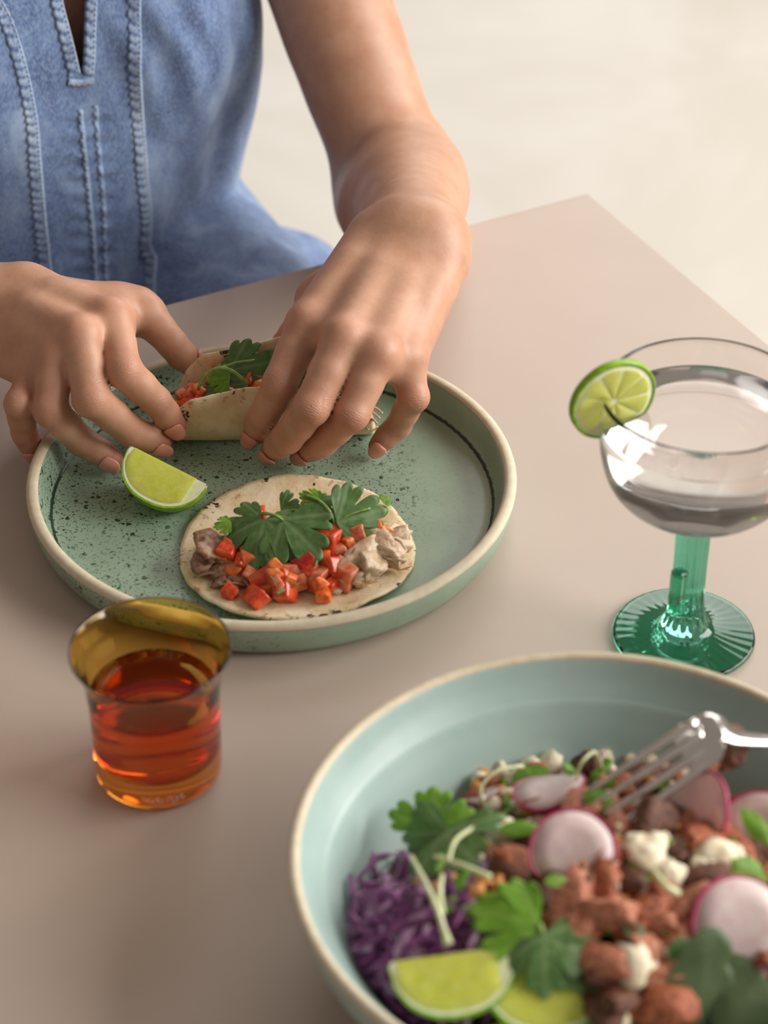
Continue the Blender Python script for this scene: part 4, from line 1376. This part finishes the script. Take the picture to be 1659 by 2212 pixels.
def surface_nets(F, lo, hi, h, B=8, act_k=1.45):
    lo = np.array(lo, F32); hi = np.array(hi, F32)
    nbk = np.ceil((hi - lo) / (B * h)).astype(int)
    ix = np.stack(np.meshgrid(*[np.arange(n) for n in nbk], indexing='ij'), -1).reshape(-1, 3)
    ctr = (lo + (ix + 0.5) * (B * h)).astype(F32)
    act = np.zeros(len(ix), bool)
    rb = B * h * 0.87
    for i in range(0, len(ix), 40000):
        c = ctr[i:i + 40000]
        act[i:i + 40000] = np.abs(field_eval(F, c[:, None, :], c, rb)[:, 0]) < rb * act_k + 0.004
    ix = ix[act]; ctr = ctr[act]
    NX = nbk * B + 2
    off = np.stack(np.meshgrid(*[np.arange(B + 1)] * 3, indexing='ij'), -1).reshape(-1, 3)
    key_l, pos_l, edge_l = [], [], []
    cell = np.stack(np.meshgrid(*[np.arange(B)] * 3, indexing='ij'), -1).reshape(-1, 3)
    cn = [(0, 0, 0), (1, 0, 0), (0, 1, 0), (1, 1, 0), (0, 0, 1), (1, 0, 1), (0, 1, 1), (1, 1, 1)]
    ed = [(0, 1), (2, 3), (4, 5), (6, 7), (0, 2), (1, 3), (4, 6), (5, 7), (0, 4), (1, 5), (2, 6), (3, 7)]
    for i in range(0, len(ix), 1500):
        bi = ix[i:i + 1500]
        g = bi[:, None, :] * B + off[None]
        pts = (lo + g * h).astype(F32)
        D = field_eval(F, pts, ctr[i:i + 1500], rb).reshape(-1, B + 1, B + 1, B + 1)
        V = np.stack([D[:, a:a + B, b:b + B, c:c + B] for a, b, c in cn], -1).reshape(len(bi), -1, 8)
        S = V < 0
        mixed = S.any(-1) & ~S.all(-1)
        bb, cc = np.nonzero(mixed)
        v = V[bb, cc]
        gc = bi[bb] * B + cell[cc]
        acc = np.zeros((len(v), 3)); cnt = np.zeros(len(v))
        for a, b in ed:
            va, vb = v[:, a], v[:, b]
            x = (va < 0) != (vb < 0)
            t = np.where(x, va / np.where(x, va - vb, 1), 0)[:, None]
            pa, pb = np.array(cn[a], float), np.array(cn[b], float)
            acc += np.where(x[:, None], pa + t * (pb - pa), 0); cnt += x
        pos_l.append(lo + (gc + acc / cnt[:, None]) * h)
        key_l.append((gc[:, 0] * NX[1] + gc[:, 1]) * NX[2] + gc[:, 2])
        edge_l.append(np.stack([v[:, 0] < 0, v[:, 1] < 0, v[:, 2] < 0, v[:, 4] < 0], -1))
    key = np.concatenate(key_l); pos = np.concatenate(pos_l); sg = np.concatenate(edge_l)
    o = np.argsort(key)
    key, pos, sg = key[o], pos[o], sg[o]
    st = np.array([NX[1] * NX[2], NX[2], 1])
    quads = []
    for ax in range(3):
        e = sg[:, 0] != sg[:, ax + 1]
        b, c = (ax + 1) % 3, (ax + 2) % 3
        k0 = key[e]
        ks = np.stack([k0, k0 - st[b], k0 - st[b] - st[c], k0 - st[c]], -1)
        id_ = np.searchsorted(key, ks)
        id_ = np.minimum(id_, len(key) - 1)
        ok = (key[id_] == ks).all(-1)
        q = id_[ok]
        flip = ~sg[e][ok][:, 0]
        q[flip] = q[flip][:, ::-1]
        quads.append(q)
    quads = np.concatenate(quads)
    return pos, quads

def relax(pos, quads, n=2, lam=0.5):
    nv = len(pos)
    e = np.concatenate([quads[:, [0, 1]], quads[:, [1, 2]], quads[:, [2, 3]], quads[:, [3, 0]]])
    deg = np.bincount(e[:, 0], minlength=nv) + np.bincount(e[:, 1], minlength=nv)
    deg = np.maximum(deg, 1)[:, None]
    for i in range(n):
        for l in (lam, -lam * 1.04):
            s = np.stack([np.bincount(e[:, 0], pos[e[:, 1], c], nv) + np.bincount(e[:, 1], pos[e[:, 0], c], nv) for c in range(3)], -1)
            pos = pos + l * (s / deg - pos)
    return pos

def np_mesh(name, pos, quads):
    me = bpy.data.meshes.new(name)
    me.vertices.add(len(pos))
    me.vertices.foreach_set('co', np.asarray(pos, F32).ravel())
    nf = len(quads)
    me.loops.add(nf * 4)
    me.loops.foreach_set('vertex_index', quads.astype(np.int32).ravel())
    me.polygons.add(nf)
    me.polygons.foreach_set('loop_start', np.arange(nf, dtype=np.int32) * 4)
    me.polygons.foreach_set('use_smooth', np.ones(nf, bool))
    me.update(calc_edges=True)
    me.validate()
    return me

# ---------------------------------------------------------------- skeleton
TA = -TU                                     # towards her left, the picture's right
CHEST = Vector((-0.238, 0.405, 0))           # axis of the trunk
def trunk(s, d, z):
    """s to her left, d to her front, z height."""
    return CHEST + TA * s + TV * d + Vector((0, 0, z))

body = Field()
def round_limb(pts, rads, per=4):
    P4 = catmull([Vector(p) for p in pts], per)
    R4 = [v_.x for v_ in catmull([Vector((r_, 0, 0)) for r_ in rads], per)]
    return P4, R4
def limb(pts, rads, k=0.016, grp='core', per=4):
    P4, R4 = round_limb(pts, rads, per)
    body.g.setdefault(grp, []).append([(np.array(P4[i], F32), np.array(P4[i + 1], F32), R4[i], R4[i + 1], k, None, 1.0) for i in range(len(P4) - 1)])

# trunk, shoulders, neck (all under the dress but for the open neckline)
body.add('core', trunk(0, -0.01, -0.16), trunk(0, -0.005, 0.02), 0.128, 0.118, 0.03, TV, 0.66)
body.add('core', trunk(0, -0.005, 0.02), trunk(0, 0.0, 0.17), 0.118, 0.140, 0.03, TV, 0.62)
body.add('core', trunk(0, 0.0, 0.17), trunk(0, -0.01, 0.26), 0.135, 0.085, 0.03, TV, 0.6)
body.add('core', trunk(0, -0.02, 0.26), trunk(0, 0.0, 0.345), 0.056, 0.050, 0.03)

# --- her left arm (right in the picture)
SH_L = trunk(0.168, -0.02, 0.262)
EL_L = at(850, 380, 0.022)
WR_L = at(893, 522, 0.092)
limb([trunk(0.06, -0.02, 0.27), SH_L], [0.05, 0.046])
up = EL_L - SH_L
limb([SH_L, SH_L + up * 0.35, SH_L + up * 0.7, EL_L + up * 0.02], [0.044, 0.0395, 0.0385, 0.0350], 0.016, 'upper_arm_l', 7)
body.kj['upper_arm_l'] = 0.020
fo = WR_L - EL_L
limb([EL_L + Vector((0.006, 0, 0.004)), EL_L + fo * 0.25 + Vector((0.008, 0, 0.002)), EL_L + fo * 0.6 + Vector((0.003, 0, 0)), WR_L], [0.0360, 0.0365, 0.0320, 0.0250], per=10)
limb([EL_L + Vector((-0.004, -0.004, -0.018)), EL_L + fo * 0.35 + Vector((-0.008, 0, -0.010))], [0.0335, 0.0280], 0.035)
limb([WR_L + Vector((-0.009, 0, 0)), WR_L + Vector((0.010, 0, 0))], [0.0215, 0.0215], 0.02)

# --- her right arm (left in the picture)
SH_R = trunk(-0.168, -0.02, 0.262)
WR_R = at(-25, 664, 0.066)
EL_R = Vector((-0.445, 0.170, 0.022))
limb([trunk(-0.06, -0.02, 0.27), SH_R], [0.05, 0.046])
up = EL_R - SH_R
limb([SH_R, SH_R + up * 0.35, SH_R + up * 0.7, EL_R], [0.044, 0.0405, 0.0395, 0.037])
fo = WR_R - EL_R
limb([EL_R, EL_R + fo * 0.3, EL_R + fo * 0.65, WR_R], [0.036, 0.036, 0.0305, 0.0248])

NAILS, JOINTS, TIPS = [], [], []
def finger(grp, pts, scale, k=0.0035, kj=0.007, dorsal=None, web=0.0, nail=True, radii=None):
    P = [Vector(p) for p in pts]
    r = radii or [0.0110, 0.0101, 0.0098, 0.0089, 0.0084, 0.0077, 0.0058]
    r = [x * scale for x in r]
    mcp, pip, dip, tip = P[-4:]
    ax = (tip - dip).normalized()
    end = tip - ax * r[6]
    ch = [mcp, mcp.lerp(pip, 0.5), pip, pip.lerp(dip, 0.5), dip, dip.lerp(end, 0.55), end]
    body.chain(grp, ch, r, k)
    body.kj[grp] = kj
    # dorsal direction of the tip: away from the inside of the curl
    dd = (dip - (pip + tip) * 0.5)
    if dorsal is not None:
        dd = Vector(dorsal)
    dd = (dd - ax * dd.dot(ax)).normalized()
    # finger pad
    body.add(grp, dip.lerp(end, 0.45) - dd * 0.0014, end - dd * 0.0008, r[5] * 0.96, r[6] * 0.98, 0.003)
    if nail:
        NAILS.append((grp, dip, tip, ax, dd, r[5], r[6], scale))
    a1 = (dip - mcp).normalized()
    out = (pip - (mcp + dip) * 0.5)
    out = (out - a1 * out.dot(a1)).normalized() if out.length > 1e-4 else dd
    body.add(grp, pip + out * r[2] * 0.22, pip + out * r[2] * 0.22 + a1 * 0.001, r[2] * 0.82, r[2] * 0.82, 0.004)
    JOINTS.append((pip, a1, out, r[2], 1.0 if grp[1] != 't' else 0.0))
    JOINTS.append((dip, (tip - pip).normalized(), dd, r[4], 0.55))
    TIPS.append(tip)
    return P

def hand(side, wrist, fingers, thumb, dorsal, palm_dir):
    """fingers: list of (grp, [mcp, pip, dip, tip], scale)"""
    dn = Vector(dorsal).normalized()
    mc = [f[1][0] for f in fingers]
    across = (mc[0] - mc[3]).normalized()
    for i, f in enumerate(fingers):
        m_ = f[1][0]
        carpal = wrist + across * (0.016 - 0.0105 * i) + (m_ - wrist) * 0.12
        body.add('core', carpal, m_ - dn * 0.0030, 0.0165, 0.0112 if i < 3 else 0.0102, 0.012)
        # extensor tendon and knuckle
        body.add('core', carpal.lerp(m_, 0.35) + dn * 0.0080, m_ + dn * 0.0036, 0.0046, 0.0046, 0.011)
        body.add('core', m_ + dn * 0.0004, m_ + dn * 0.0006, 0.0100, 0.0100, 0.010)
        JOINTS.append((m_, (f[1][1] - wrist).normalized(), dn, 0.011, 0.07))
    for i in range(3):                         # web between the knuckles
        a, b = mc[i], mc[i + 1]
        q = (a + b) * 0.5
        body.add('core', wrist.lerp(q, 0.45) - dn * 0.006, q - dn * 0.0065 + (q - wrist).normalized() * 0.003, 0.0145, 0.0085, 0.012)
    for grp, pts, sc_, kw in fingers:
        finger(grp, pts, sc_, **kw)

# --- hand on the picture's right (her left hand)
toc = Vector((0, -0.80, 0.60))
LH = [
    ('li', [at(664, 700, 0.080), at(605, 828, 0.061), at(569, 899, 0.038), at(540, 952, 0.018)], 0.99, dict(dorsal=(-0.2, -0.9, 0.35))),
    ('lm', [at(742, 732, 0.085), at(673, 880, 0.060), at(620, 947, 0.034), at(577, 980, 0.0135)], 1.03, dict(dorsal=(-0.1, -0.95, 0.2))),
    ('lr', [at(818, 764, 0.079), at(760, 893, 0.055), at(697, 955, 0.030), at(646, 984, 0.0125)], 0.97, dict(dorsal=(-0.1, -0.95, 0.25))),
    ('lp', [at(878, 775, 0.069), at(893, 856, 0.052), at(860, 921, 0.027), at(803, 975, 0.0115)], 0.85, dict(dorsal=(0.2, -0.9, 0.35))),
]
hand('l', WR_L, LH, None, (0.05, -0.52, 0.85), None)
# thumb: behind the taco, pressing its far wall
th = [WR_L + Vector((-0.022, -0.012, -0.008)), at(690, 640, 0.052), at(640, 720, 0.046), at(600, 770, 0.036)]
body.add('core', WR_L + Vector((-0.010, -0.010, -0.006)), th[1], 0.018, 0.0125, 0.012)
finger('lt', [th[1].lerp(th[0], 0.15), th[1].lerp(th[2], 0.15), th[2], th[3]], 1.1, dorsal=(0.1, 0.9, 0.4), kj=0.010)

# --- hand on the picture's left (her right hand)
RH = [
    ('ri', [at(240, 690, 0.080), at(269, 800, 0.068), at(338, 868, 0.046), at(390, 932, 0.0245)], 1.00, dict(dorsal=(0.02, -1.0, 0.02))),
    ('rm', [at(172, 728, 0.081), at(198, 862, 0.058), at(288, 934, 0.030), at(366, 964, 0.0165)], 1.02, dict(dorsal=(-0.05, -1.0, -0.05))),
    ('rr', [at(120, 768, 0.070), at(108, 884, 0.050), at(176, 953, 0.024), at(262, 1004, 0.0125)], 0.96, dict(dorsal=(-0.05, -1.0, -0.02))),
    ('rp', [at(80, 800, 0.056), at(42, 872, 0.050), at(52, 935, 0.028), at(78, 985, 0.0100)], 0.84, dict(dorsal=(-0.3, -0.9, 0.2))),
]
hand('r', WR_R, RH, None, (0.02, -0.42, 0.90), None)
tr_ = [at(150, 640, 0.052), at(312, 676, 0.056), at(372, 742, 0.044), at(432, 806, 0.026)]
body.add('core', WR_R + Vector((0.018, 0.004, -0.002)), tr_[1].lerp(tr_[0], 0.1), 0.0200, 0.0130, 0.014)
body.add('core', tr_[1].lerp(tr_[0], 0.35), RH[0][1][0] - Vector((0, 0, 0.012)), 0.0120, 0.0100, 0.014)
finger('rt', [tr_[1].lerp(tr_[0], 0.08), tr_[1].lerp(tr_[2], 0.12), tr_[2], tr_[3]], 1.05, dorsal=(0.3, 0.4, 0.8), kj=0.010)

def skin_disp(p):
    return (wob(p, 95.0) * 0.00035).astype(F32)
body.disp = skin_disp

pos, quads = surface_nets(body, (-0.52, -0.03, -0.19), (0.09, 0.56, 0.41), 0.0015)
pos = relax(pos, quads, 7)
bme = np_mesh('person', pos, quads)
# per-vertex helpers for the skin: knuckle folds and warmth of tips and knuckles
P32 = pos.astype(F32)
cs = np.zeros(len(pos), F32); cw = np.zeros(len(pos), F32); red = np.zeros(len(pos), F32)
for (j, ax, out, r, wt) in JOINTS:
    q = P32 - np.array(j, F32)
    d2 = (q * q).sum(-1)
    s = q @ np.array(ax, F32)
    o = (q @ np.array(out, F32)) / r
    w = wt * np.exp(-(s / 0.0052) ** 2) * np.clip(o * 1.6 + 0.1, 0, 1) * (d2 < (2.2 * r) ** 2)
    up_ = w > cw
    cs[up_] = s[up_]; cw[up_] = w[up_]
    red = np.maximum(red, (0.75 if wt < 0.4 else 0.6) * np.exp(-d2 / (0.0115 ** 2)) * (o > -0.4))
for t in TIPS:
    q = P32 - np.array(t, F32)
    red = np.maximum(red, 0.95 * np.exp(-(q * q).sum(-1) / (0.013 ** 2)))
for nm, arr in (('fold_s', cs), ('fold_w', cw), ('warm', red)):
    a = bme.attributes.new(nm, 'FLOAT', 'POINT')
    a.data.foreach_set('value', arr)

m = NT('skin')
v = m.coords()
c = m.ramp(m.noise(v, 55, 4, 0.6), [(0.3, srgb(184, 136, 108)), (0.7, srgb(200, 156, 128))])
c = m.mix(m.math('MULTIPLY', m.attr('warm'), 0.75), c, srgb(178, 102, 84))
bl = m.ramp(m.noise(v, 130, 3, 0.6), [(0.5, 0.0), (0.72, 1.0)])
c = m.mix(m.math('MULTIPLY', bl, 0.16), c, srgb(180, 110, 88))
m.color(c)
m.set(Roughness=0.48)
m.b.inputs['Subsurface Weight'].default_value = 0.22
m.b.inputs['Subsurface Radius'].default_value = (1.0, 0.42, 0.22)
m.b.inputs['Subsurface Scale'].default_value = 0.0045
fs_ = m.math('ADD', m.math('MULTIPLY', m.attr('fold_s'), 2300.0), m.math('MULTIPLY', m.noise(v, 330, 3), 9.0))
fold = m.math('MULTIPLY', m.math('POWER', m.math('ABSOLUTE', m.math('SINE', fs_)), 0.6), m.attr('fold_w'))
b1 = m.bump(fold, 0.26, 0.0010)
vo = m.n('ShaderNodeTexVoronoi', feature='DISTANCE_TO_EDGE')
vo.inputs['Scale'].default_value = 950
m.l(v, vo.inputs['Vector'])
m.bump(m.math('ADD', vo.outputs['Distance'], m.noise(v, 500, 3)), 0.16, 0.0004, b1)
M_SKIN = m.m
person = link('person', bme, M_SKIN)
tag(person, 'person in a sleeveless blue denim dress holding a folded taco with both hands', 'person')

m = NT('fingernail')
m.set(Base_Color=srgb(212, 146, 126), Roughness=0.24)
m.b.inputs['Subsurface Weight'].default_value = 0.2
m.b.inputs['Subsurface Scale'].default_value = 0.003
M_NAIL = m.m
for grp, dip, tip, ax, dd, r5, r6, sc_ in NAILS:
    side = ax.cross(dd).normalized()
    L = 0.0104 * sc_
    vs, fs = [], []
    nu, nt = 9, 9
    for lay in (0, 1):
        for it in range(nt):
            t = it / (nt - 1)
            along = -L + t * (L + 0.0008)
            wr = math.sqrt(max(0.0, 1 - (max(0, t - 0.62) / 0.42) ** 2)) * math.sqrt(max(0.02, 1 - (max(0, 0.22 - t) / 0.26) ** 2))
            rr = r5 * 1.01 + (r6 * 1.02 - r5 * 1.01) * max(0, (t - 0.25) / 0.75) + (0.0008 if lay == 0 else -0.0006)
            for iu in range(nu):
                u_ = -1 + 2 * iu / (nu - 1)
                ph = u_ * R(41) * wr
                vs.append(tip + ax * along + dd * (math.cos(ph) * rr) + side * (math.sin(ph) * rr))
    for lay in (0, 1):
        for it in range(nt - 1):
            for iu in range(nu - 1):
                a = lay * nu * nt + it * nu + iu
                f_ = (a, a + 1, a + nu + 1, a + nu)
                fs.append(f_ if lay == 0 else f_[::-1])
    n0 = nu * nt
    rim = [i for i in range(nu)] + [nu * k + nu - 1 for k in range(1, nt)] + [nu * (nt - 1) + i for i in range(nu - 2, -1, -1)] + [nu * k for k in range(nt - 2, 0, -1)]
    for i in range(len(rim)):
        a, b = rim[i], rim[(i + 1) % len(rim)]
        fs.append((b, a, a + n0, b + n0))
    link('fingernail', mesh('fingernail', vs, fs), M_NAIL, person)

# ---------------------------------------------------------------- denim dress
dress = Field()
def dadd(a, b, ra, rb, k=0.02, n=TV, f=0.64, grp='core'):
    dress.add(grp, a, b, ra, rb, k, n, f)
dadd(trunk(0, 0.000, -0.20), trunk(0, 0.000, -0.035), 0.140, 0.138, 0.03, TV, 0.64)
dadd(trunk(0, 0.000, -0.035), trunk(0, 0.006, 0.06), 0.138, 0.156, 0.03, TV, 0.65)
dadd(trunk(0, 0.006, 0.06), trunk(0, 0.0, 0.19), 0.156, 0.148, 0.03, TV, 0.65)
dadd(trunk(0, 0.0, 0.19), trunk(0, -0.015, 0.27), 0.150, 0.120, 0.03, TV, 0.55)
for sg in (-1, 1):
    dadd(trunk(0.045 * sg, -0.012, 0.262), trunk(0.125 * sg, -0.018, 0.262), 0.058, 0.054, 0.03, None, 1)
    dadd(trunk(0.072 * sg, 0.050, 0.105), trunk(0.070 * sg, 0.052, 0.118), 0.066, 0.064, 0.045, None, 1)
# seated hips and thighs: the skirt folds away from the bodice here
for sg in (1, -1):
    dress.add('thigh%d' % sg, trunk(0.072 * sg, -0.030, -0.085), trunk(0.085 * sg, 0.12, -0.125), 0.086, 0.086, 0.02)
    dress.add('thigh%d' % sg, trunk(0.085 * sg, 0.12, -0.125), trunk(0.085 * sg, 0.36, -0.125), 0.086, 0.078, 0.02)
    dress.kj['thigh%d' % sg] = 0.006
dress.add('bunch', trunk(0.178, 0.02, -0.150), trunk(0.185, 0.15, -0.168), 0.046, 0.044, 0.01)
dress.add('bunch', trunk(0.150, -0.03, -0.15), trunk(0.178, 0.02, -0.150), 0.05, 0.046, 0.02)
dress.kj['bunch'] = 0.010

def dress_disp(p):
    q = p - np.array(CHEST, F32)
    s = q @ np.array(TA, F32)
    d = q @ np.array(TV, F32)
    z = q[..., 2]
    front = np.clip(d / 0.05, 0, 1)
    w = wob(np.stack([s * 1.0, d * 1.0, z * 0.45], -1), 34.0, 1.3) * 0.0028
    w = w + wob(np.stack([s * 1.0, d, z * 0.3], -1), 80.0, 4.1) * 0.0011
    # a soft fold that drops from the armhole, and one towards the waist
    w = w + 0.0075 * np.exp(-((s - 0.108 - 0.10 * (z - 0.08)) / 0.014) ** 2) * np.clip((z + 0.05) / 0.06, 0, 1)
    w = w + 0.0045 * np.exp(-((s - 0.070 + 0.25 * (z - 0.02)) / 0.012) ** 2) * np.exp(-((z - 0.0) / 0.05) ** 2) * front
    # soft drapes that fan from the neckline towards the bust
    fan = np.exp(-((z - 0.115) / 0.06) ** 2) * np.exp(-((s - 0.055) / 0.05) ** 2)
    w = w + fan * 0.0016 * np.sin((s * 1.0 + z * 0.45) * 210.0 + 2.2 * wob(p, 25.0, 2.0))
    # puckers beside the button placket
    pk = np.exp(-((np.abs(s) - 0.009) / 0.0055) ** 2) * (z < 0.085)
    w = w + front * pk * 0.0016 * np.sin(z * 430.0 + np.sign(s) * 0.6 + wob(p, 60.0))
    return w.astype(F32)
dress.disp = dress_disp

def dress_d(P):
    P = np.asarray(P, F32).reshape(1, -1, 3)
    big = Field.__new__(Field)
    return field_eval(dress, P, P[:, :1, :].reshape(1, 3), 9.0)[0]
def on_dress(px, py):
    o = np.array(CAM_POS); dv = np.array((at(px, py, 0) - CAM_POS).normalized())
    ts = np.linspace(1.25, 1.95, 1400)
    D = dress_d(o + ts[:, None] * dv)
    i = np.argmax(D < 0)
    return Vector(o + ts[i] * dv) if D[i] < 0 else None
def dress_n(p):
    e = 0.003
    P = np.array([[p[0] + (i == 0) * e, p[1] + (i == 1) * e, p[2] + (i == 2) * e] for i in range(3)] + [[p[0] - (i == 0) * e, p[1] - (i == 1) * e, p[2] - (i == 2) * e] for i in range(3)])
    D = dress_d(P)
    return Vector(D[:3] - D[3:]).normalized()
def snap(p, n=3):
    for i in range(n):
        p = p - dress_n(p) * float(dress_d(np.array(p)[None])[0]) * 0.9
    return p

pos, quads = surface_nets(dress, (-0.46, 0.0, -0.27), (0.06, 0.56, 0.335), 0.0025, act_k=2.4)
pos = relax(pos, quads, 2)
q = pos - np.array(CHEST)
s_ = q @ np.array(TA); d_ = q @ np.array(TV); z_ = q[:, 2]
# neckline slit, between the two facings
VL = [on_dress(q_[0], q_[1]) - CHEST for q_ in ((118, -40), (132, 30), (152, 100), (169, 158))]
VR = [on_dress(q_[0], q_[1]) - CHEST for q_ in ((193, -40), (190, 30), (187, 100), (182, 158))]
vl = np.array([(p_.z, p_.dot(TA)) for p_ in VL[::-1]]); vr = np.array([(p_.z, p_.dot(TA)) for p_ in VR[::-1]])
cut = (d_ > 0.02) & (z_ > vl[0, 0]) & (s_ > np.interp(z_, vl[:, 0], vl[:, 1])) & (s_ < np.interp(z_, vr[:, 0], vr[:, 1]))
# armholes
for sg in (-1, 1):
    cut |= ((s_ * sg - 0.186) ** 2 / 0.060 ** 2 + (z_ - 0.225) ** 2 / 0.100 ** 2 < 1) | (s_ * sg > 0.172)  & (z_ > 0.13)
cut |= (s_ ** 2 + (d_ + 0.01) ** 2 < 0.078 ** 2) & (z_ > 0.262)
cut |= (np.abs(s_) < (z_ - 0.19) * 0.85) & (d_ > 0) & (z_ > 0.19)
keep = ~cut[quads].any(-1)
quads = quads[keep]
used = np.unique(quads)
remap = np.zeros(len(pos), int); remap[used] = np.arange(len(used))
dme = np_mesh('dress', pos[used], remap[quads])

def denim(name, lo, mid, hi, worn=False):
    m = NT(name)
    v = m.coords()
    f = m.noise(m.coords((1, 1, 0.45)), 42, 5, 0.62, 0.4)
    c = m.ramp(f, [(0.30, lo), (0.50, mid), (0.74, hi)])
    yarn = m.noise(m.coords((1, 1, 0.35), rot=(0.5, 0.5, 0)), 900, 3, 0.7)
    c = m.mix(m.math('MULTIPLY', m.ramp(yarn, [(0.40, 0.0), (0.66, 1.0)]), 0.65), c, hi)
    if worn:                                   # ridges of a seam wash out pale, the dips stay dark
        c = m.mix(m.ramp(m.attr('wear'), [(0.1, 0.85), (0.6, 0.0)]), c, lo)
    m.color(c)
    m.set(Roughness=0.85)
    m.b.inputs['Sheen Weight'].default_value = 0.25
    wv = m.n('ShaderNodeTexWave', wave_type='BANDS', bands_direction='DIAGONAL')
    wv.inputs['Scale'].default_value = 420
    wv.inputs['Distortion'].default_value = 1.0
    m.l(v, wv.inputs['Vector'])
    m.bump(wv.outputs['Fac'], 0.25, 0.0006)
    return m.m
M_DENIM = denim('washed_denim', srgb(50, 72, 118), srgb(88, 113, 158), srgb(148, 170, 200))
M_SEAM = denim('denim_seam', srgb(52, 72, 118), srgb(128, 154, 192), srgb(190, 206, 224), True)
M_THREAD = simple_mat('pale_thread', srgb(190, 200, 214), rough=0.8)
M_OCHRE = simple_mat('ochre_thread', srgb(176, 112, 74), rough=0.8)
dr = link('dress', dme, M_DENIM, person)
so = dr.modifiers.new('cloth', 'SOLIDIFY')
so.thickness = 0.0012
so.offset = -1

def seam(name, px_pts, width, rise, mat, stitch=(-0.36,), thread=M_THREAD, pucker=0.0006, period=0.0068):
    ctrl = [on_dress(*q) for q in px_pts]
    ctrl = [c for c in ctrl if c is not None]
    pts = [snap(p) for p in catmull(ctrl, 10)]
    # resample
    L = [0]
    for a, b in zip(pts, pts[1:]):
        L.append(L[-1] + (b - a).length)
    n = max(12, int(L[-1] / 0.0011))
    A = np.array(pts); LL = np.array(L)
    tt = np.linspace(0, L[-1], n)
    pts = [Vector([np.interp(t, LL, A[:, c]) for c in range(3)]) for t in tt]
    nrm_c = [dress_n(p) for p in pts[::6]]
    nrm = [nrm_c[min(i // 6, len(nrm_c) - 1)].lerp(nrm_c[min(i // 6 + 1, len(nrm_c) - 1)], (i % 6) / 6).normalized() for i in range(n)]
    wear = []
    prof = [(-0.5, -0.0012), (-0.5, 0.6), (-0.36, 1.0), (0.0, 0.75), (0.36, 1.0), (0.5, 0.6), (0.5, -0.0012)]
    vs, fs = [], []
    frames = []
    for i, p in enumerate(pts):
        t = (pts[min(i + 1, n - 1)] - pts[max(i - 1, 0)]).normalized()
        sd = t.cross(nrm[i]).normalized()
        frames.append((t, sd, nrm[i]))
        for (x, h) in prof:
            wv_ = math.sin(tt[i] / period * 2 * math.pi + 1.3 * math.sin(tt[i] * 190) + (1.5 if x > 0 else 0))
            hh = -0.0015 if h < 0 else rise * h + pucker * wv_ * (max(0, x + 0.15) * 2.0)
            vs.append(p + sd * (x * width) + nrm[i] * hh)
            wear.append((0.75 if x < -0.1 else 0.5 + 0.5 * wv_) if pucker else 0.6)
    k = len(prof)
    for i in range(n - 1):
        for j in range(k - 1):
            fs.append((i * k + j, i * k + j + 1, (i + 1) * k + j + 1, (i + 1) * k + j))
    sme = mesh(name, vs, fs)
    sme.attributes.new('wear', 'FLOAT', 'POINT').data.foreach_set('value', wear)
    so_ = link(name, sme, mat, dr)
    vs, fs = [], []
    for x in stitch:
        i = 1
        while i + 2 < n:
            a, b = i, min(i + 2, n - 1)
            pa = pts[a] + frames[a][1] * (x * width) + frames[a][2] * (rise * 1.02)
            pb = pts[b] + frames[b][1] * (x * width) + frames[b][2] * (rise * 1.02)
            mid_ = (pa + pb) / 2 + frames[a][2] * 0.0004
            tube_data([pa, mid_, pb], [0.00025, 0.0004, 0.00025], 5, 1, frames[a][2], vs, fs)
            i += 3
    if vs:
        tag(link('stitching', mesh('stitching', vs, fs), thread, dr), kind='stuff')
    return so_

seam('front_seam', [(-60, -60), (-20, -10), (12, 45), (40, 130), (66, 250), (76, 360), (86, 470), (98, 600), (104, 690)], 0.0085, 0.0011, M_SEAM)
seam('front_seam', [(300, -260), (294, -140), (291, -30), (290, 60), (292, 160), (298, 270), (306, 380), (316, 500), (326, 600), (332, 700)], 0.0085, 0.0011, M_SEAM)
seam('placket_edge', [(172, 236), (182, 330), (192, 430), (202, 530), (210, 640)], 0.0034, 0.0010, M_SEAM, stitch=(0.0,))
seam('placket_edge', [(206, 226), (214, 330), (221, 430), (228, 530), (234, 640)], 0.0030, 0.0008, M_SEAM, stitch=())
seam('neck_facing', [(96, -110), (112, -40), (128, 30), (146, 100), (160, 160)], 0.0080, 0.0016, M_SEAM)
seam('neck_facing', [(202, -110), (199, -40), (196, 30), (194, 100), (190, 160)], 0.0070, 0.0016, M_SEAM)
seam('bar_tack', [(146, 176), (172, 178), (202, 172)], 0.0042, 0.0020, M_SEAM, stitch=(0.25,), thread=M_OCHRE, pucker=0)

# ---------------------------------------------------------------- tell look-alikes apart by their order in the picture
bpy.context.view_layer.update()
same = {}
for o in bpy.data.objects:
    if o.parent is None and o.get('label') and o.get('group'):
        same.setdefault(o['label'], []).append(o)
def picture_x(o):
    p = o.matrix_world.translation - CAM_POS
    if p.length < 1e-6:
        return 0
    return p.x / p.dot(Vector((0, math.cos(PITCH), -math.sin(PITCH))))
ORD = ['leftmost', 'second from the left', 'third from the left', 'fourth from the left', 'fifth from the left', 'sixth from the left']
for lab, obs in same.items():
    if 2 <= len(obs) <= 6 and len(lab.split()) <= 12 and all((o.location.length > 0.01) for o in obs):
        obs.sort(key=picture_x)
        names = ['left one', 'right one'] if len(obs) == 2 else ORD
        for o, w_ in zip(obs, names):
            o['label'] = lab + ', ' + w_
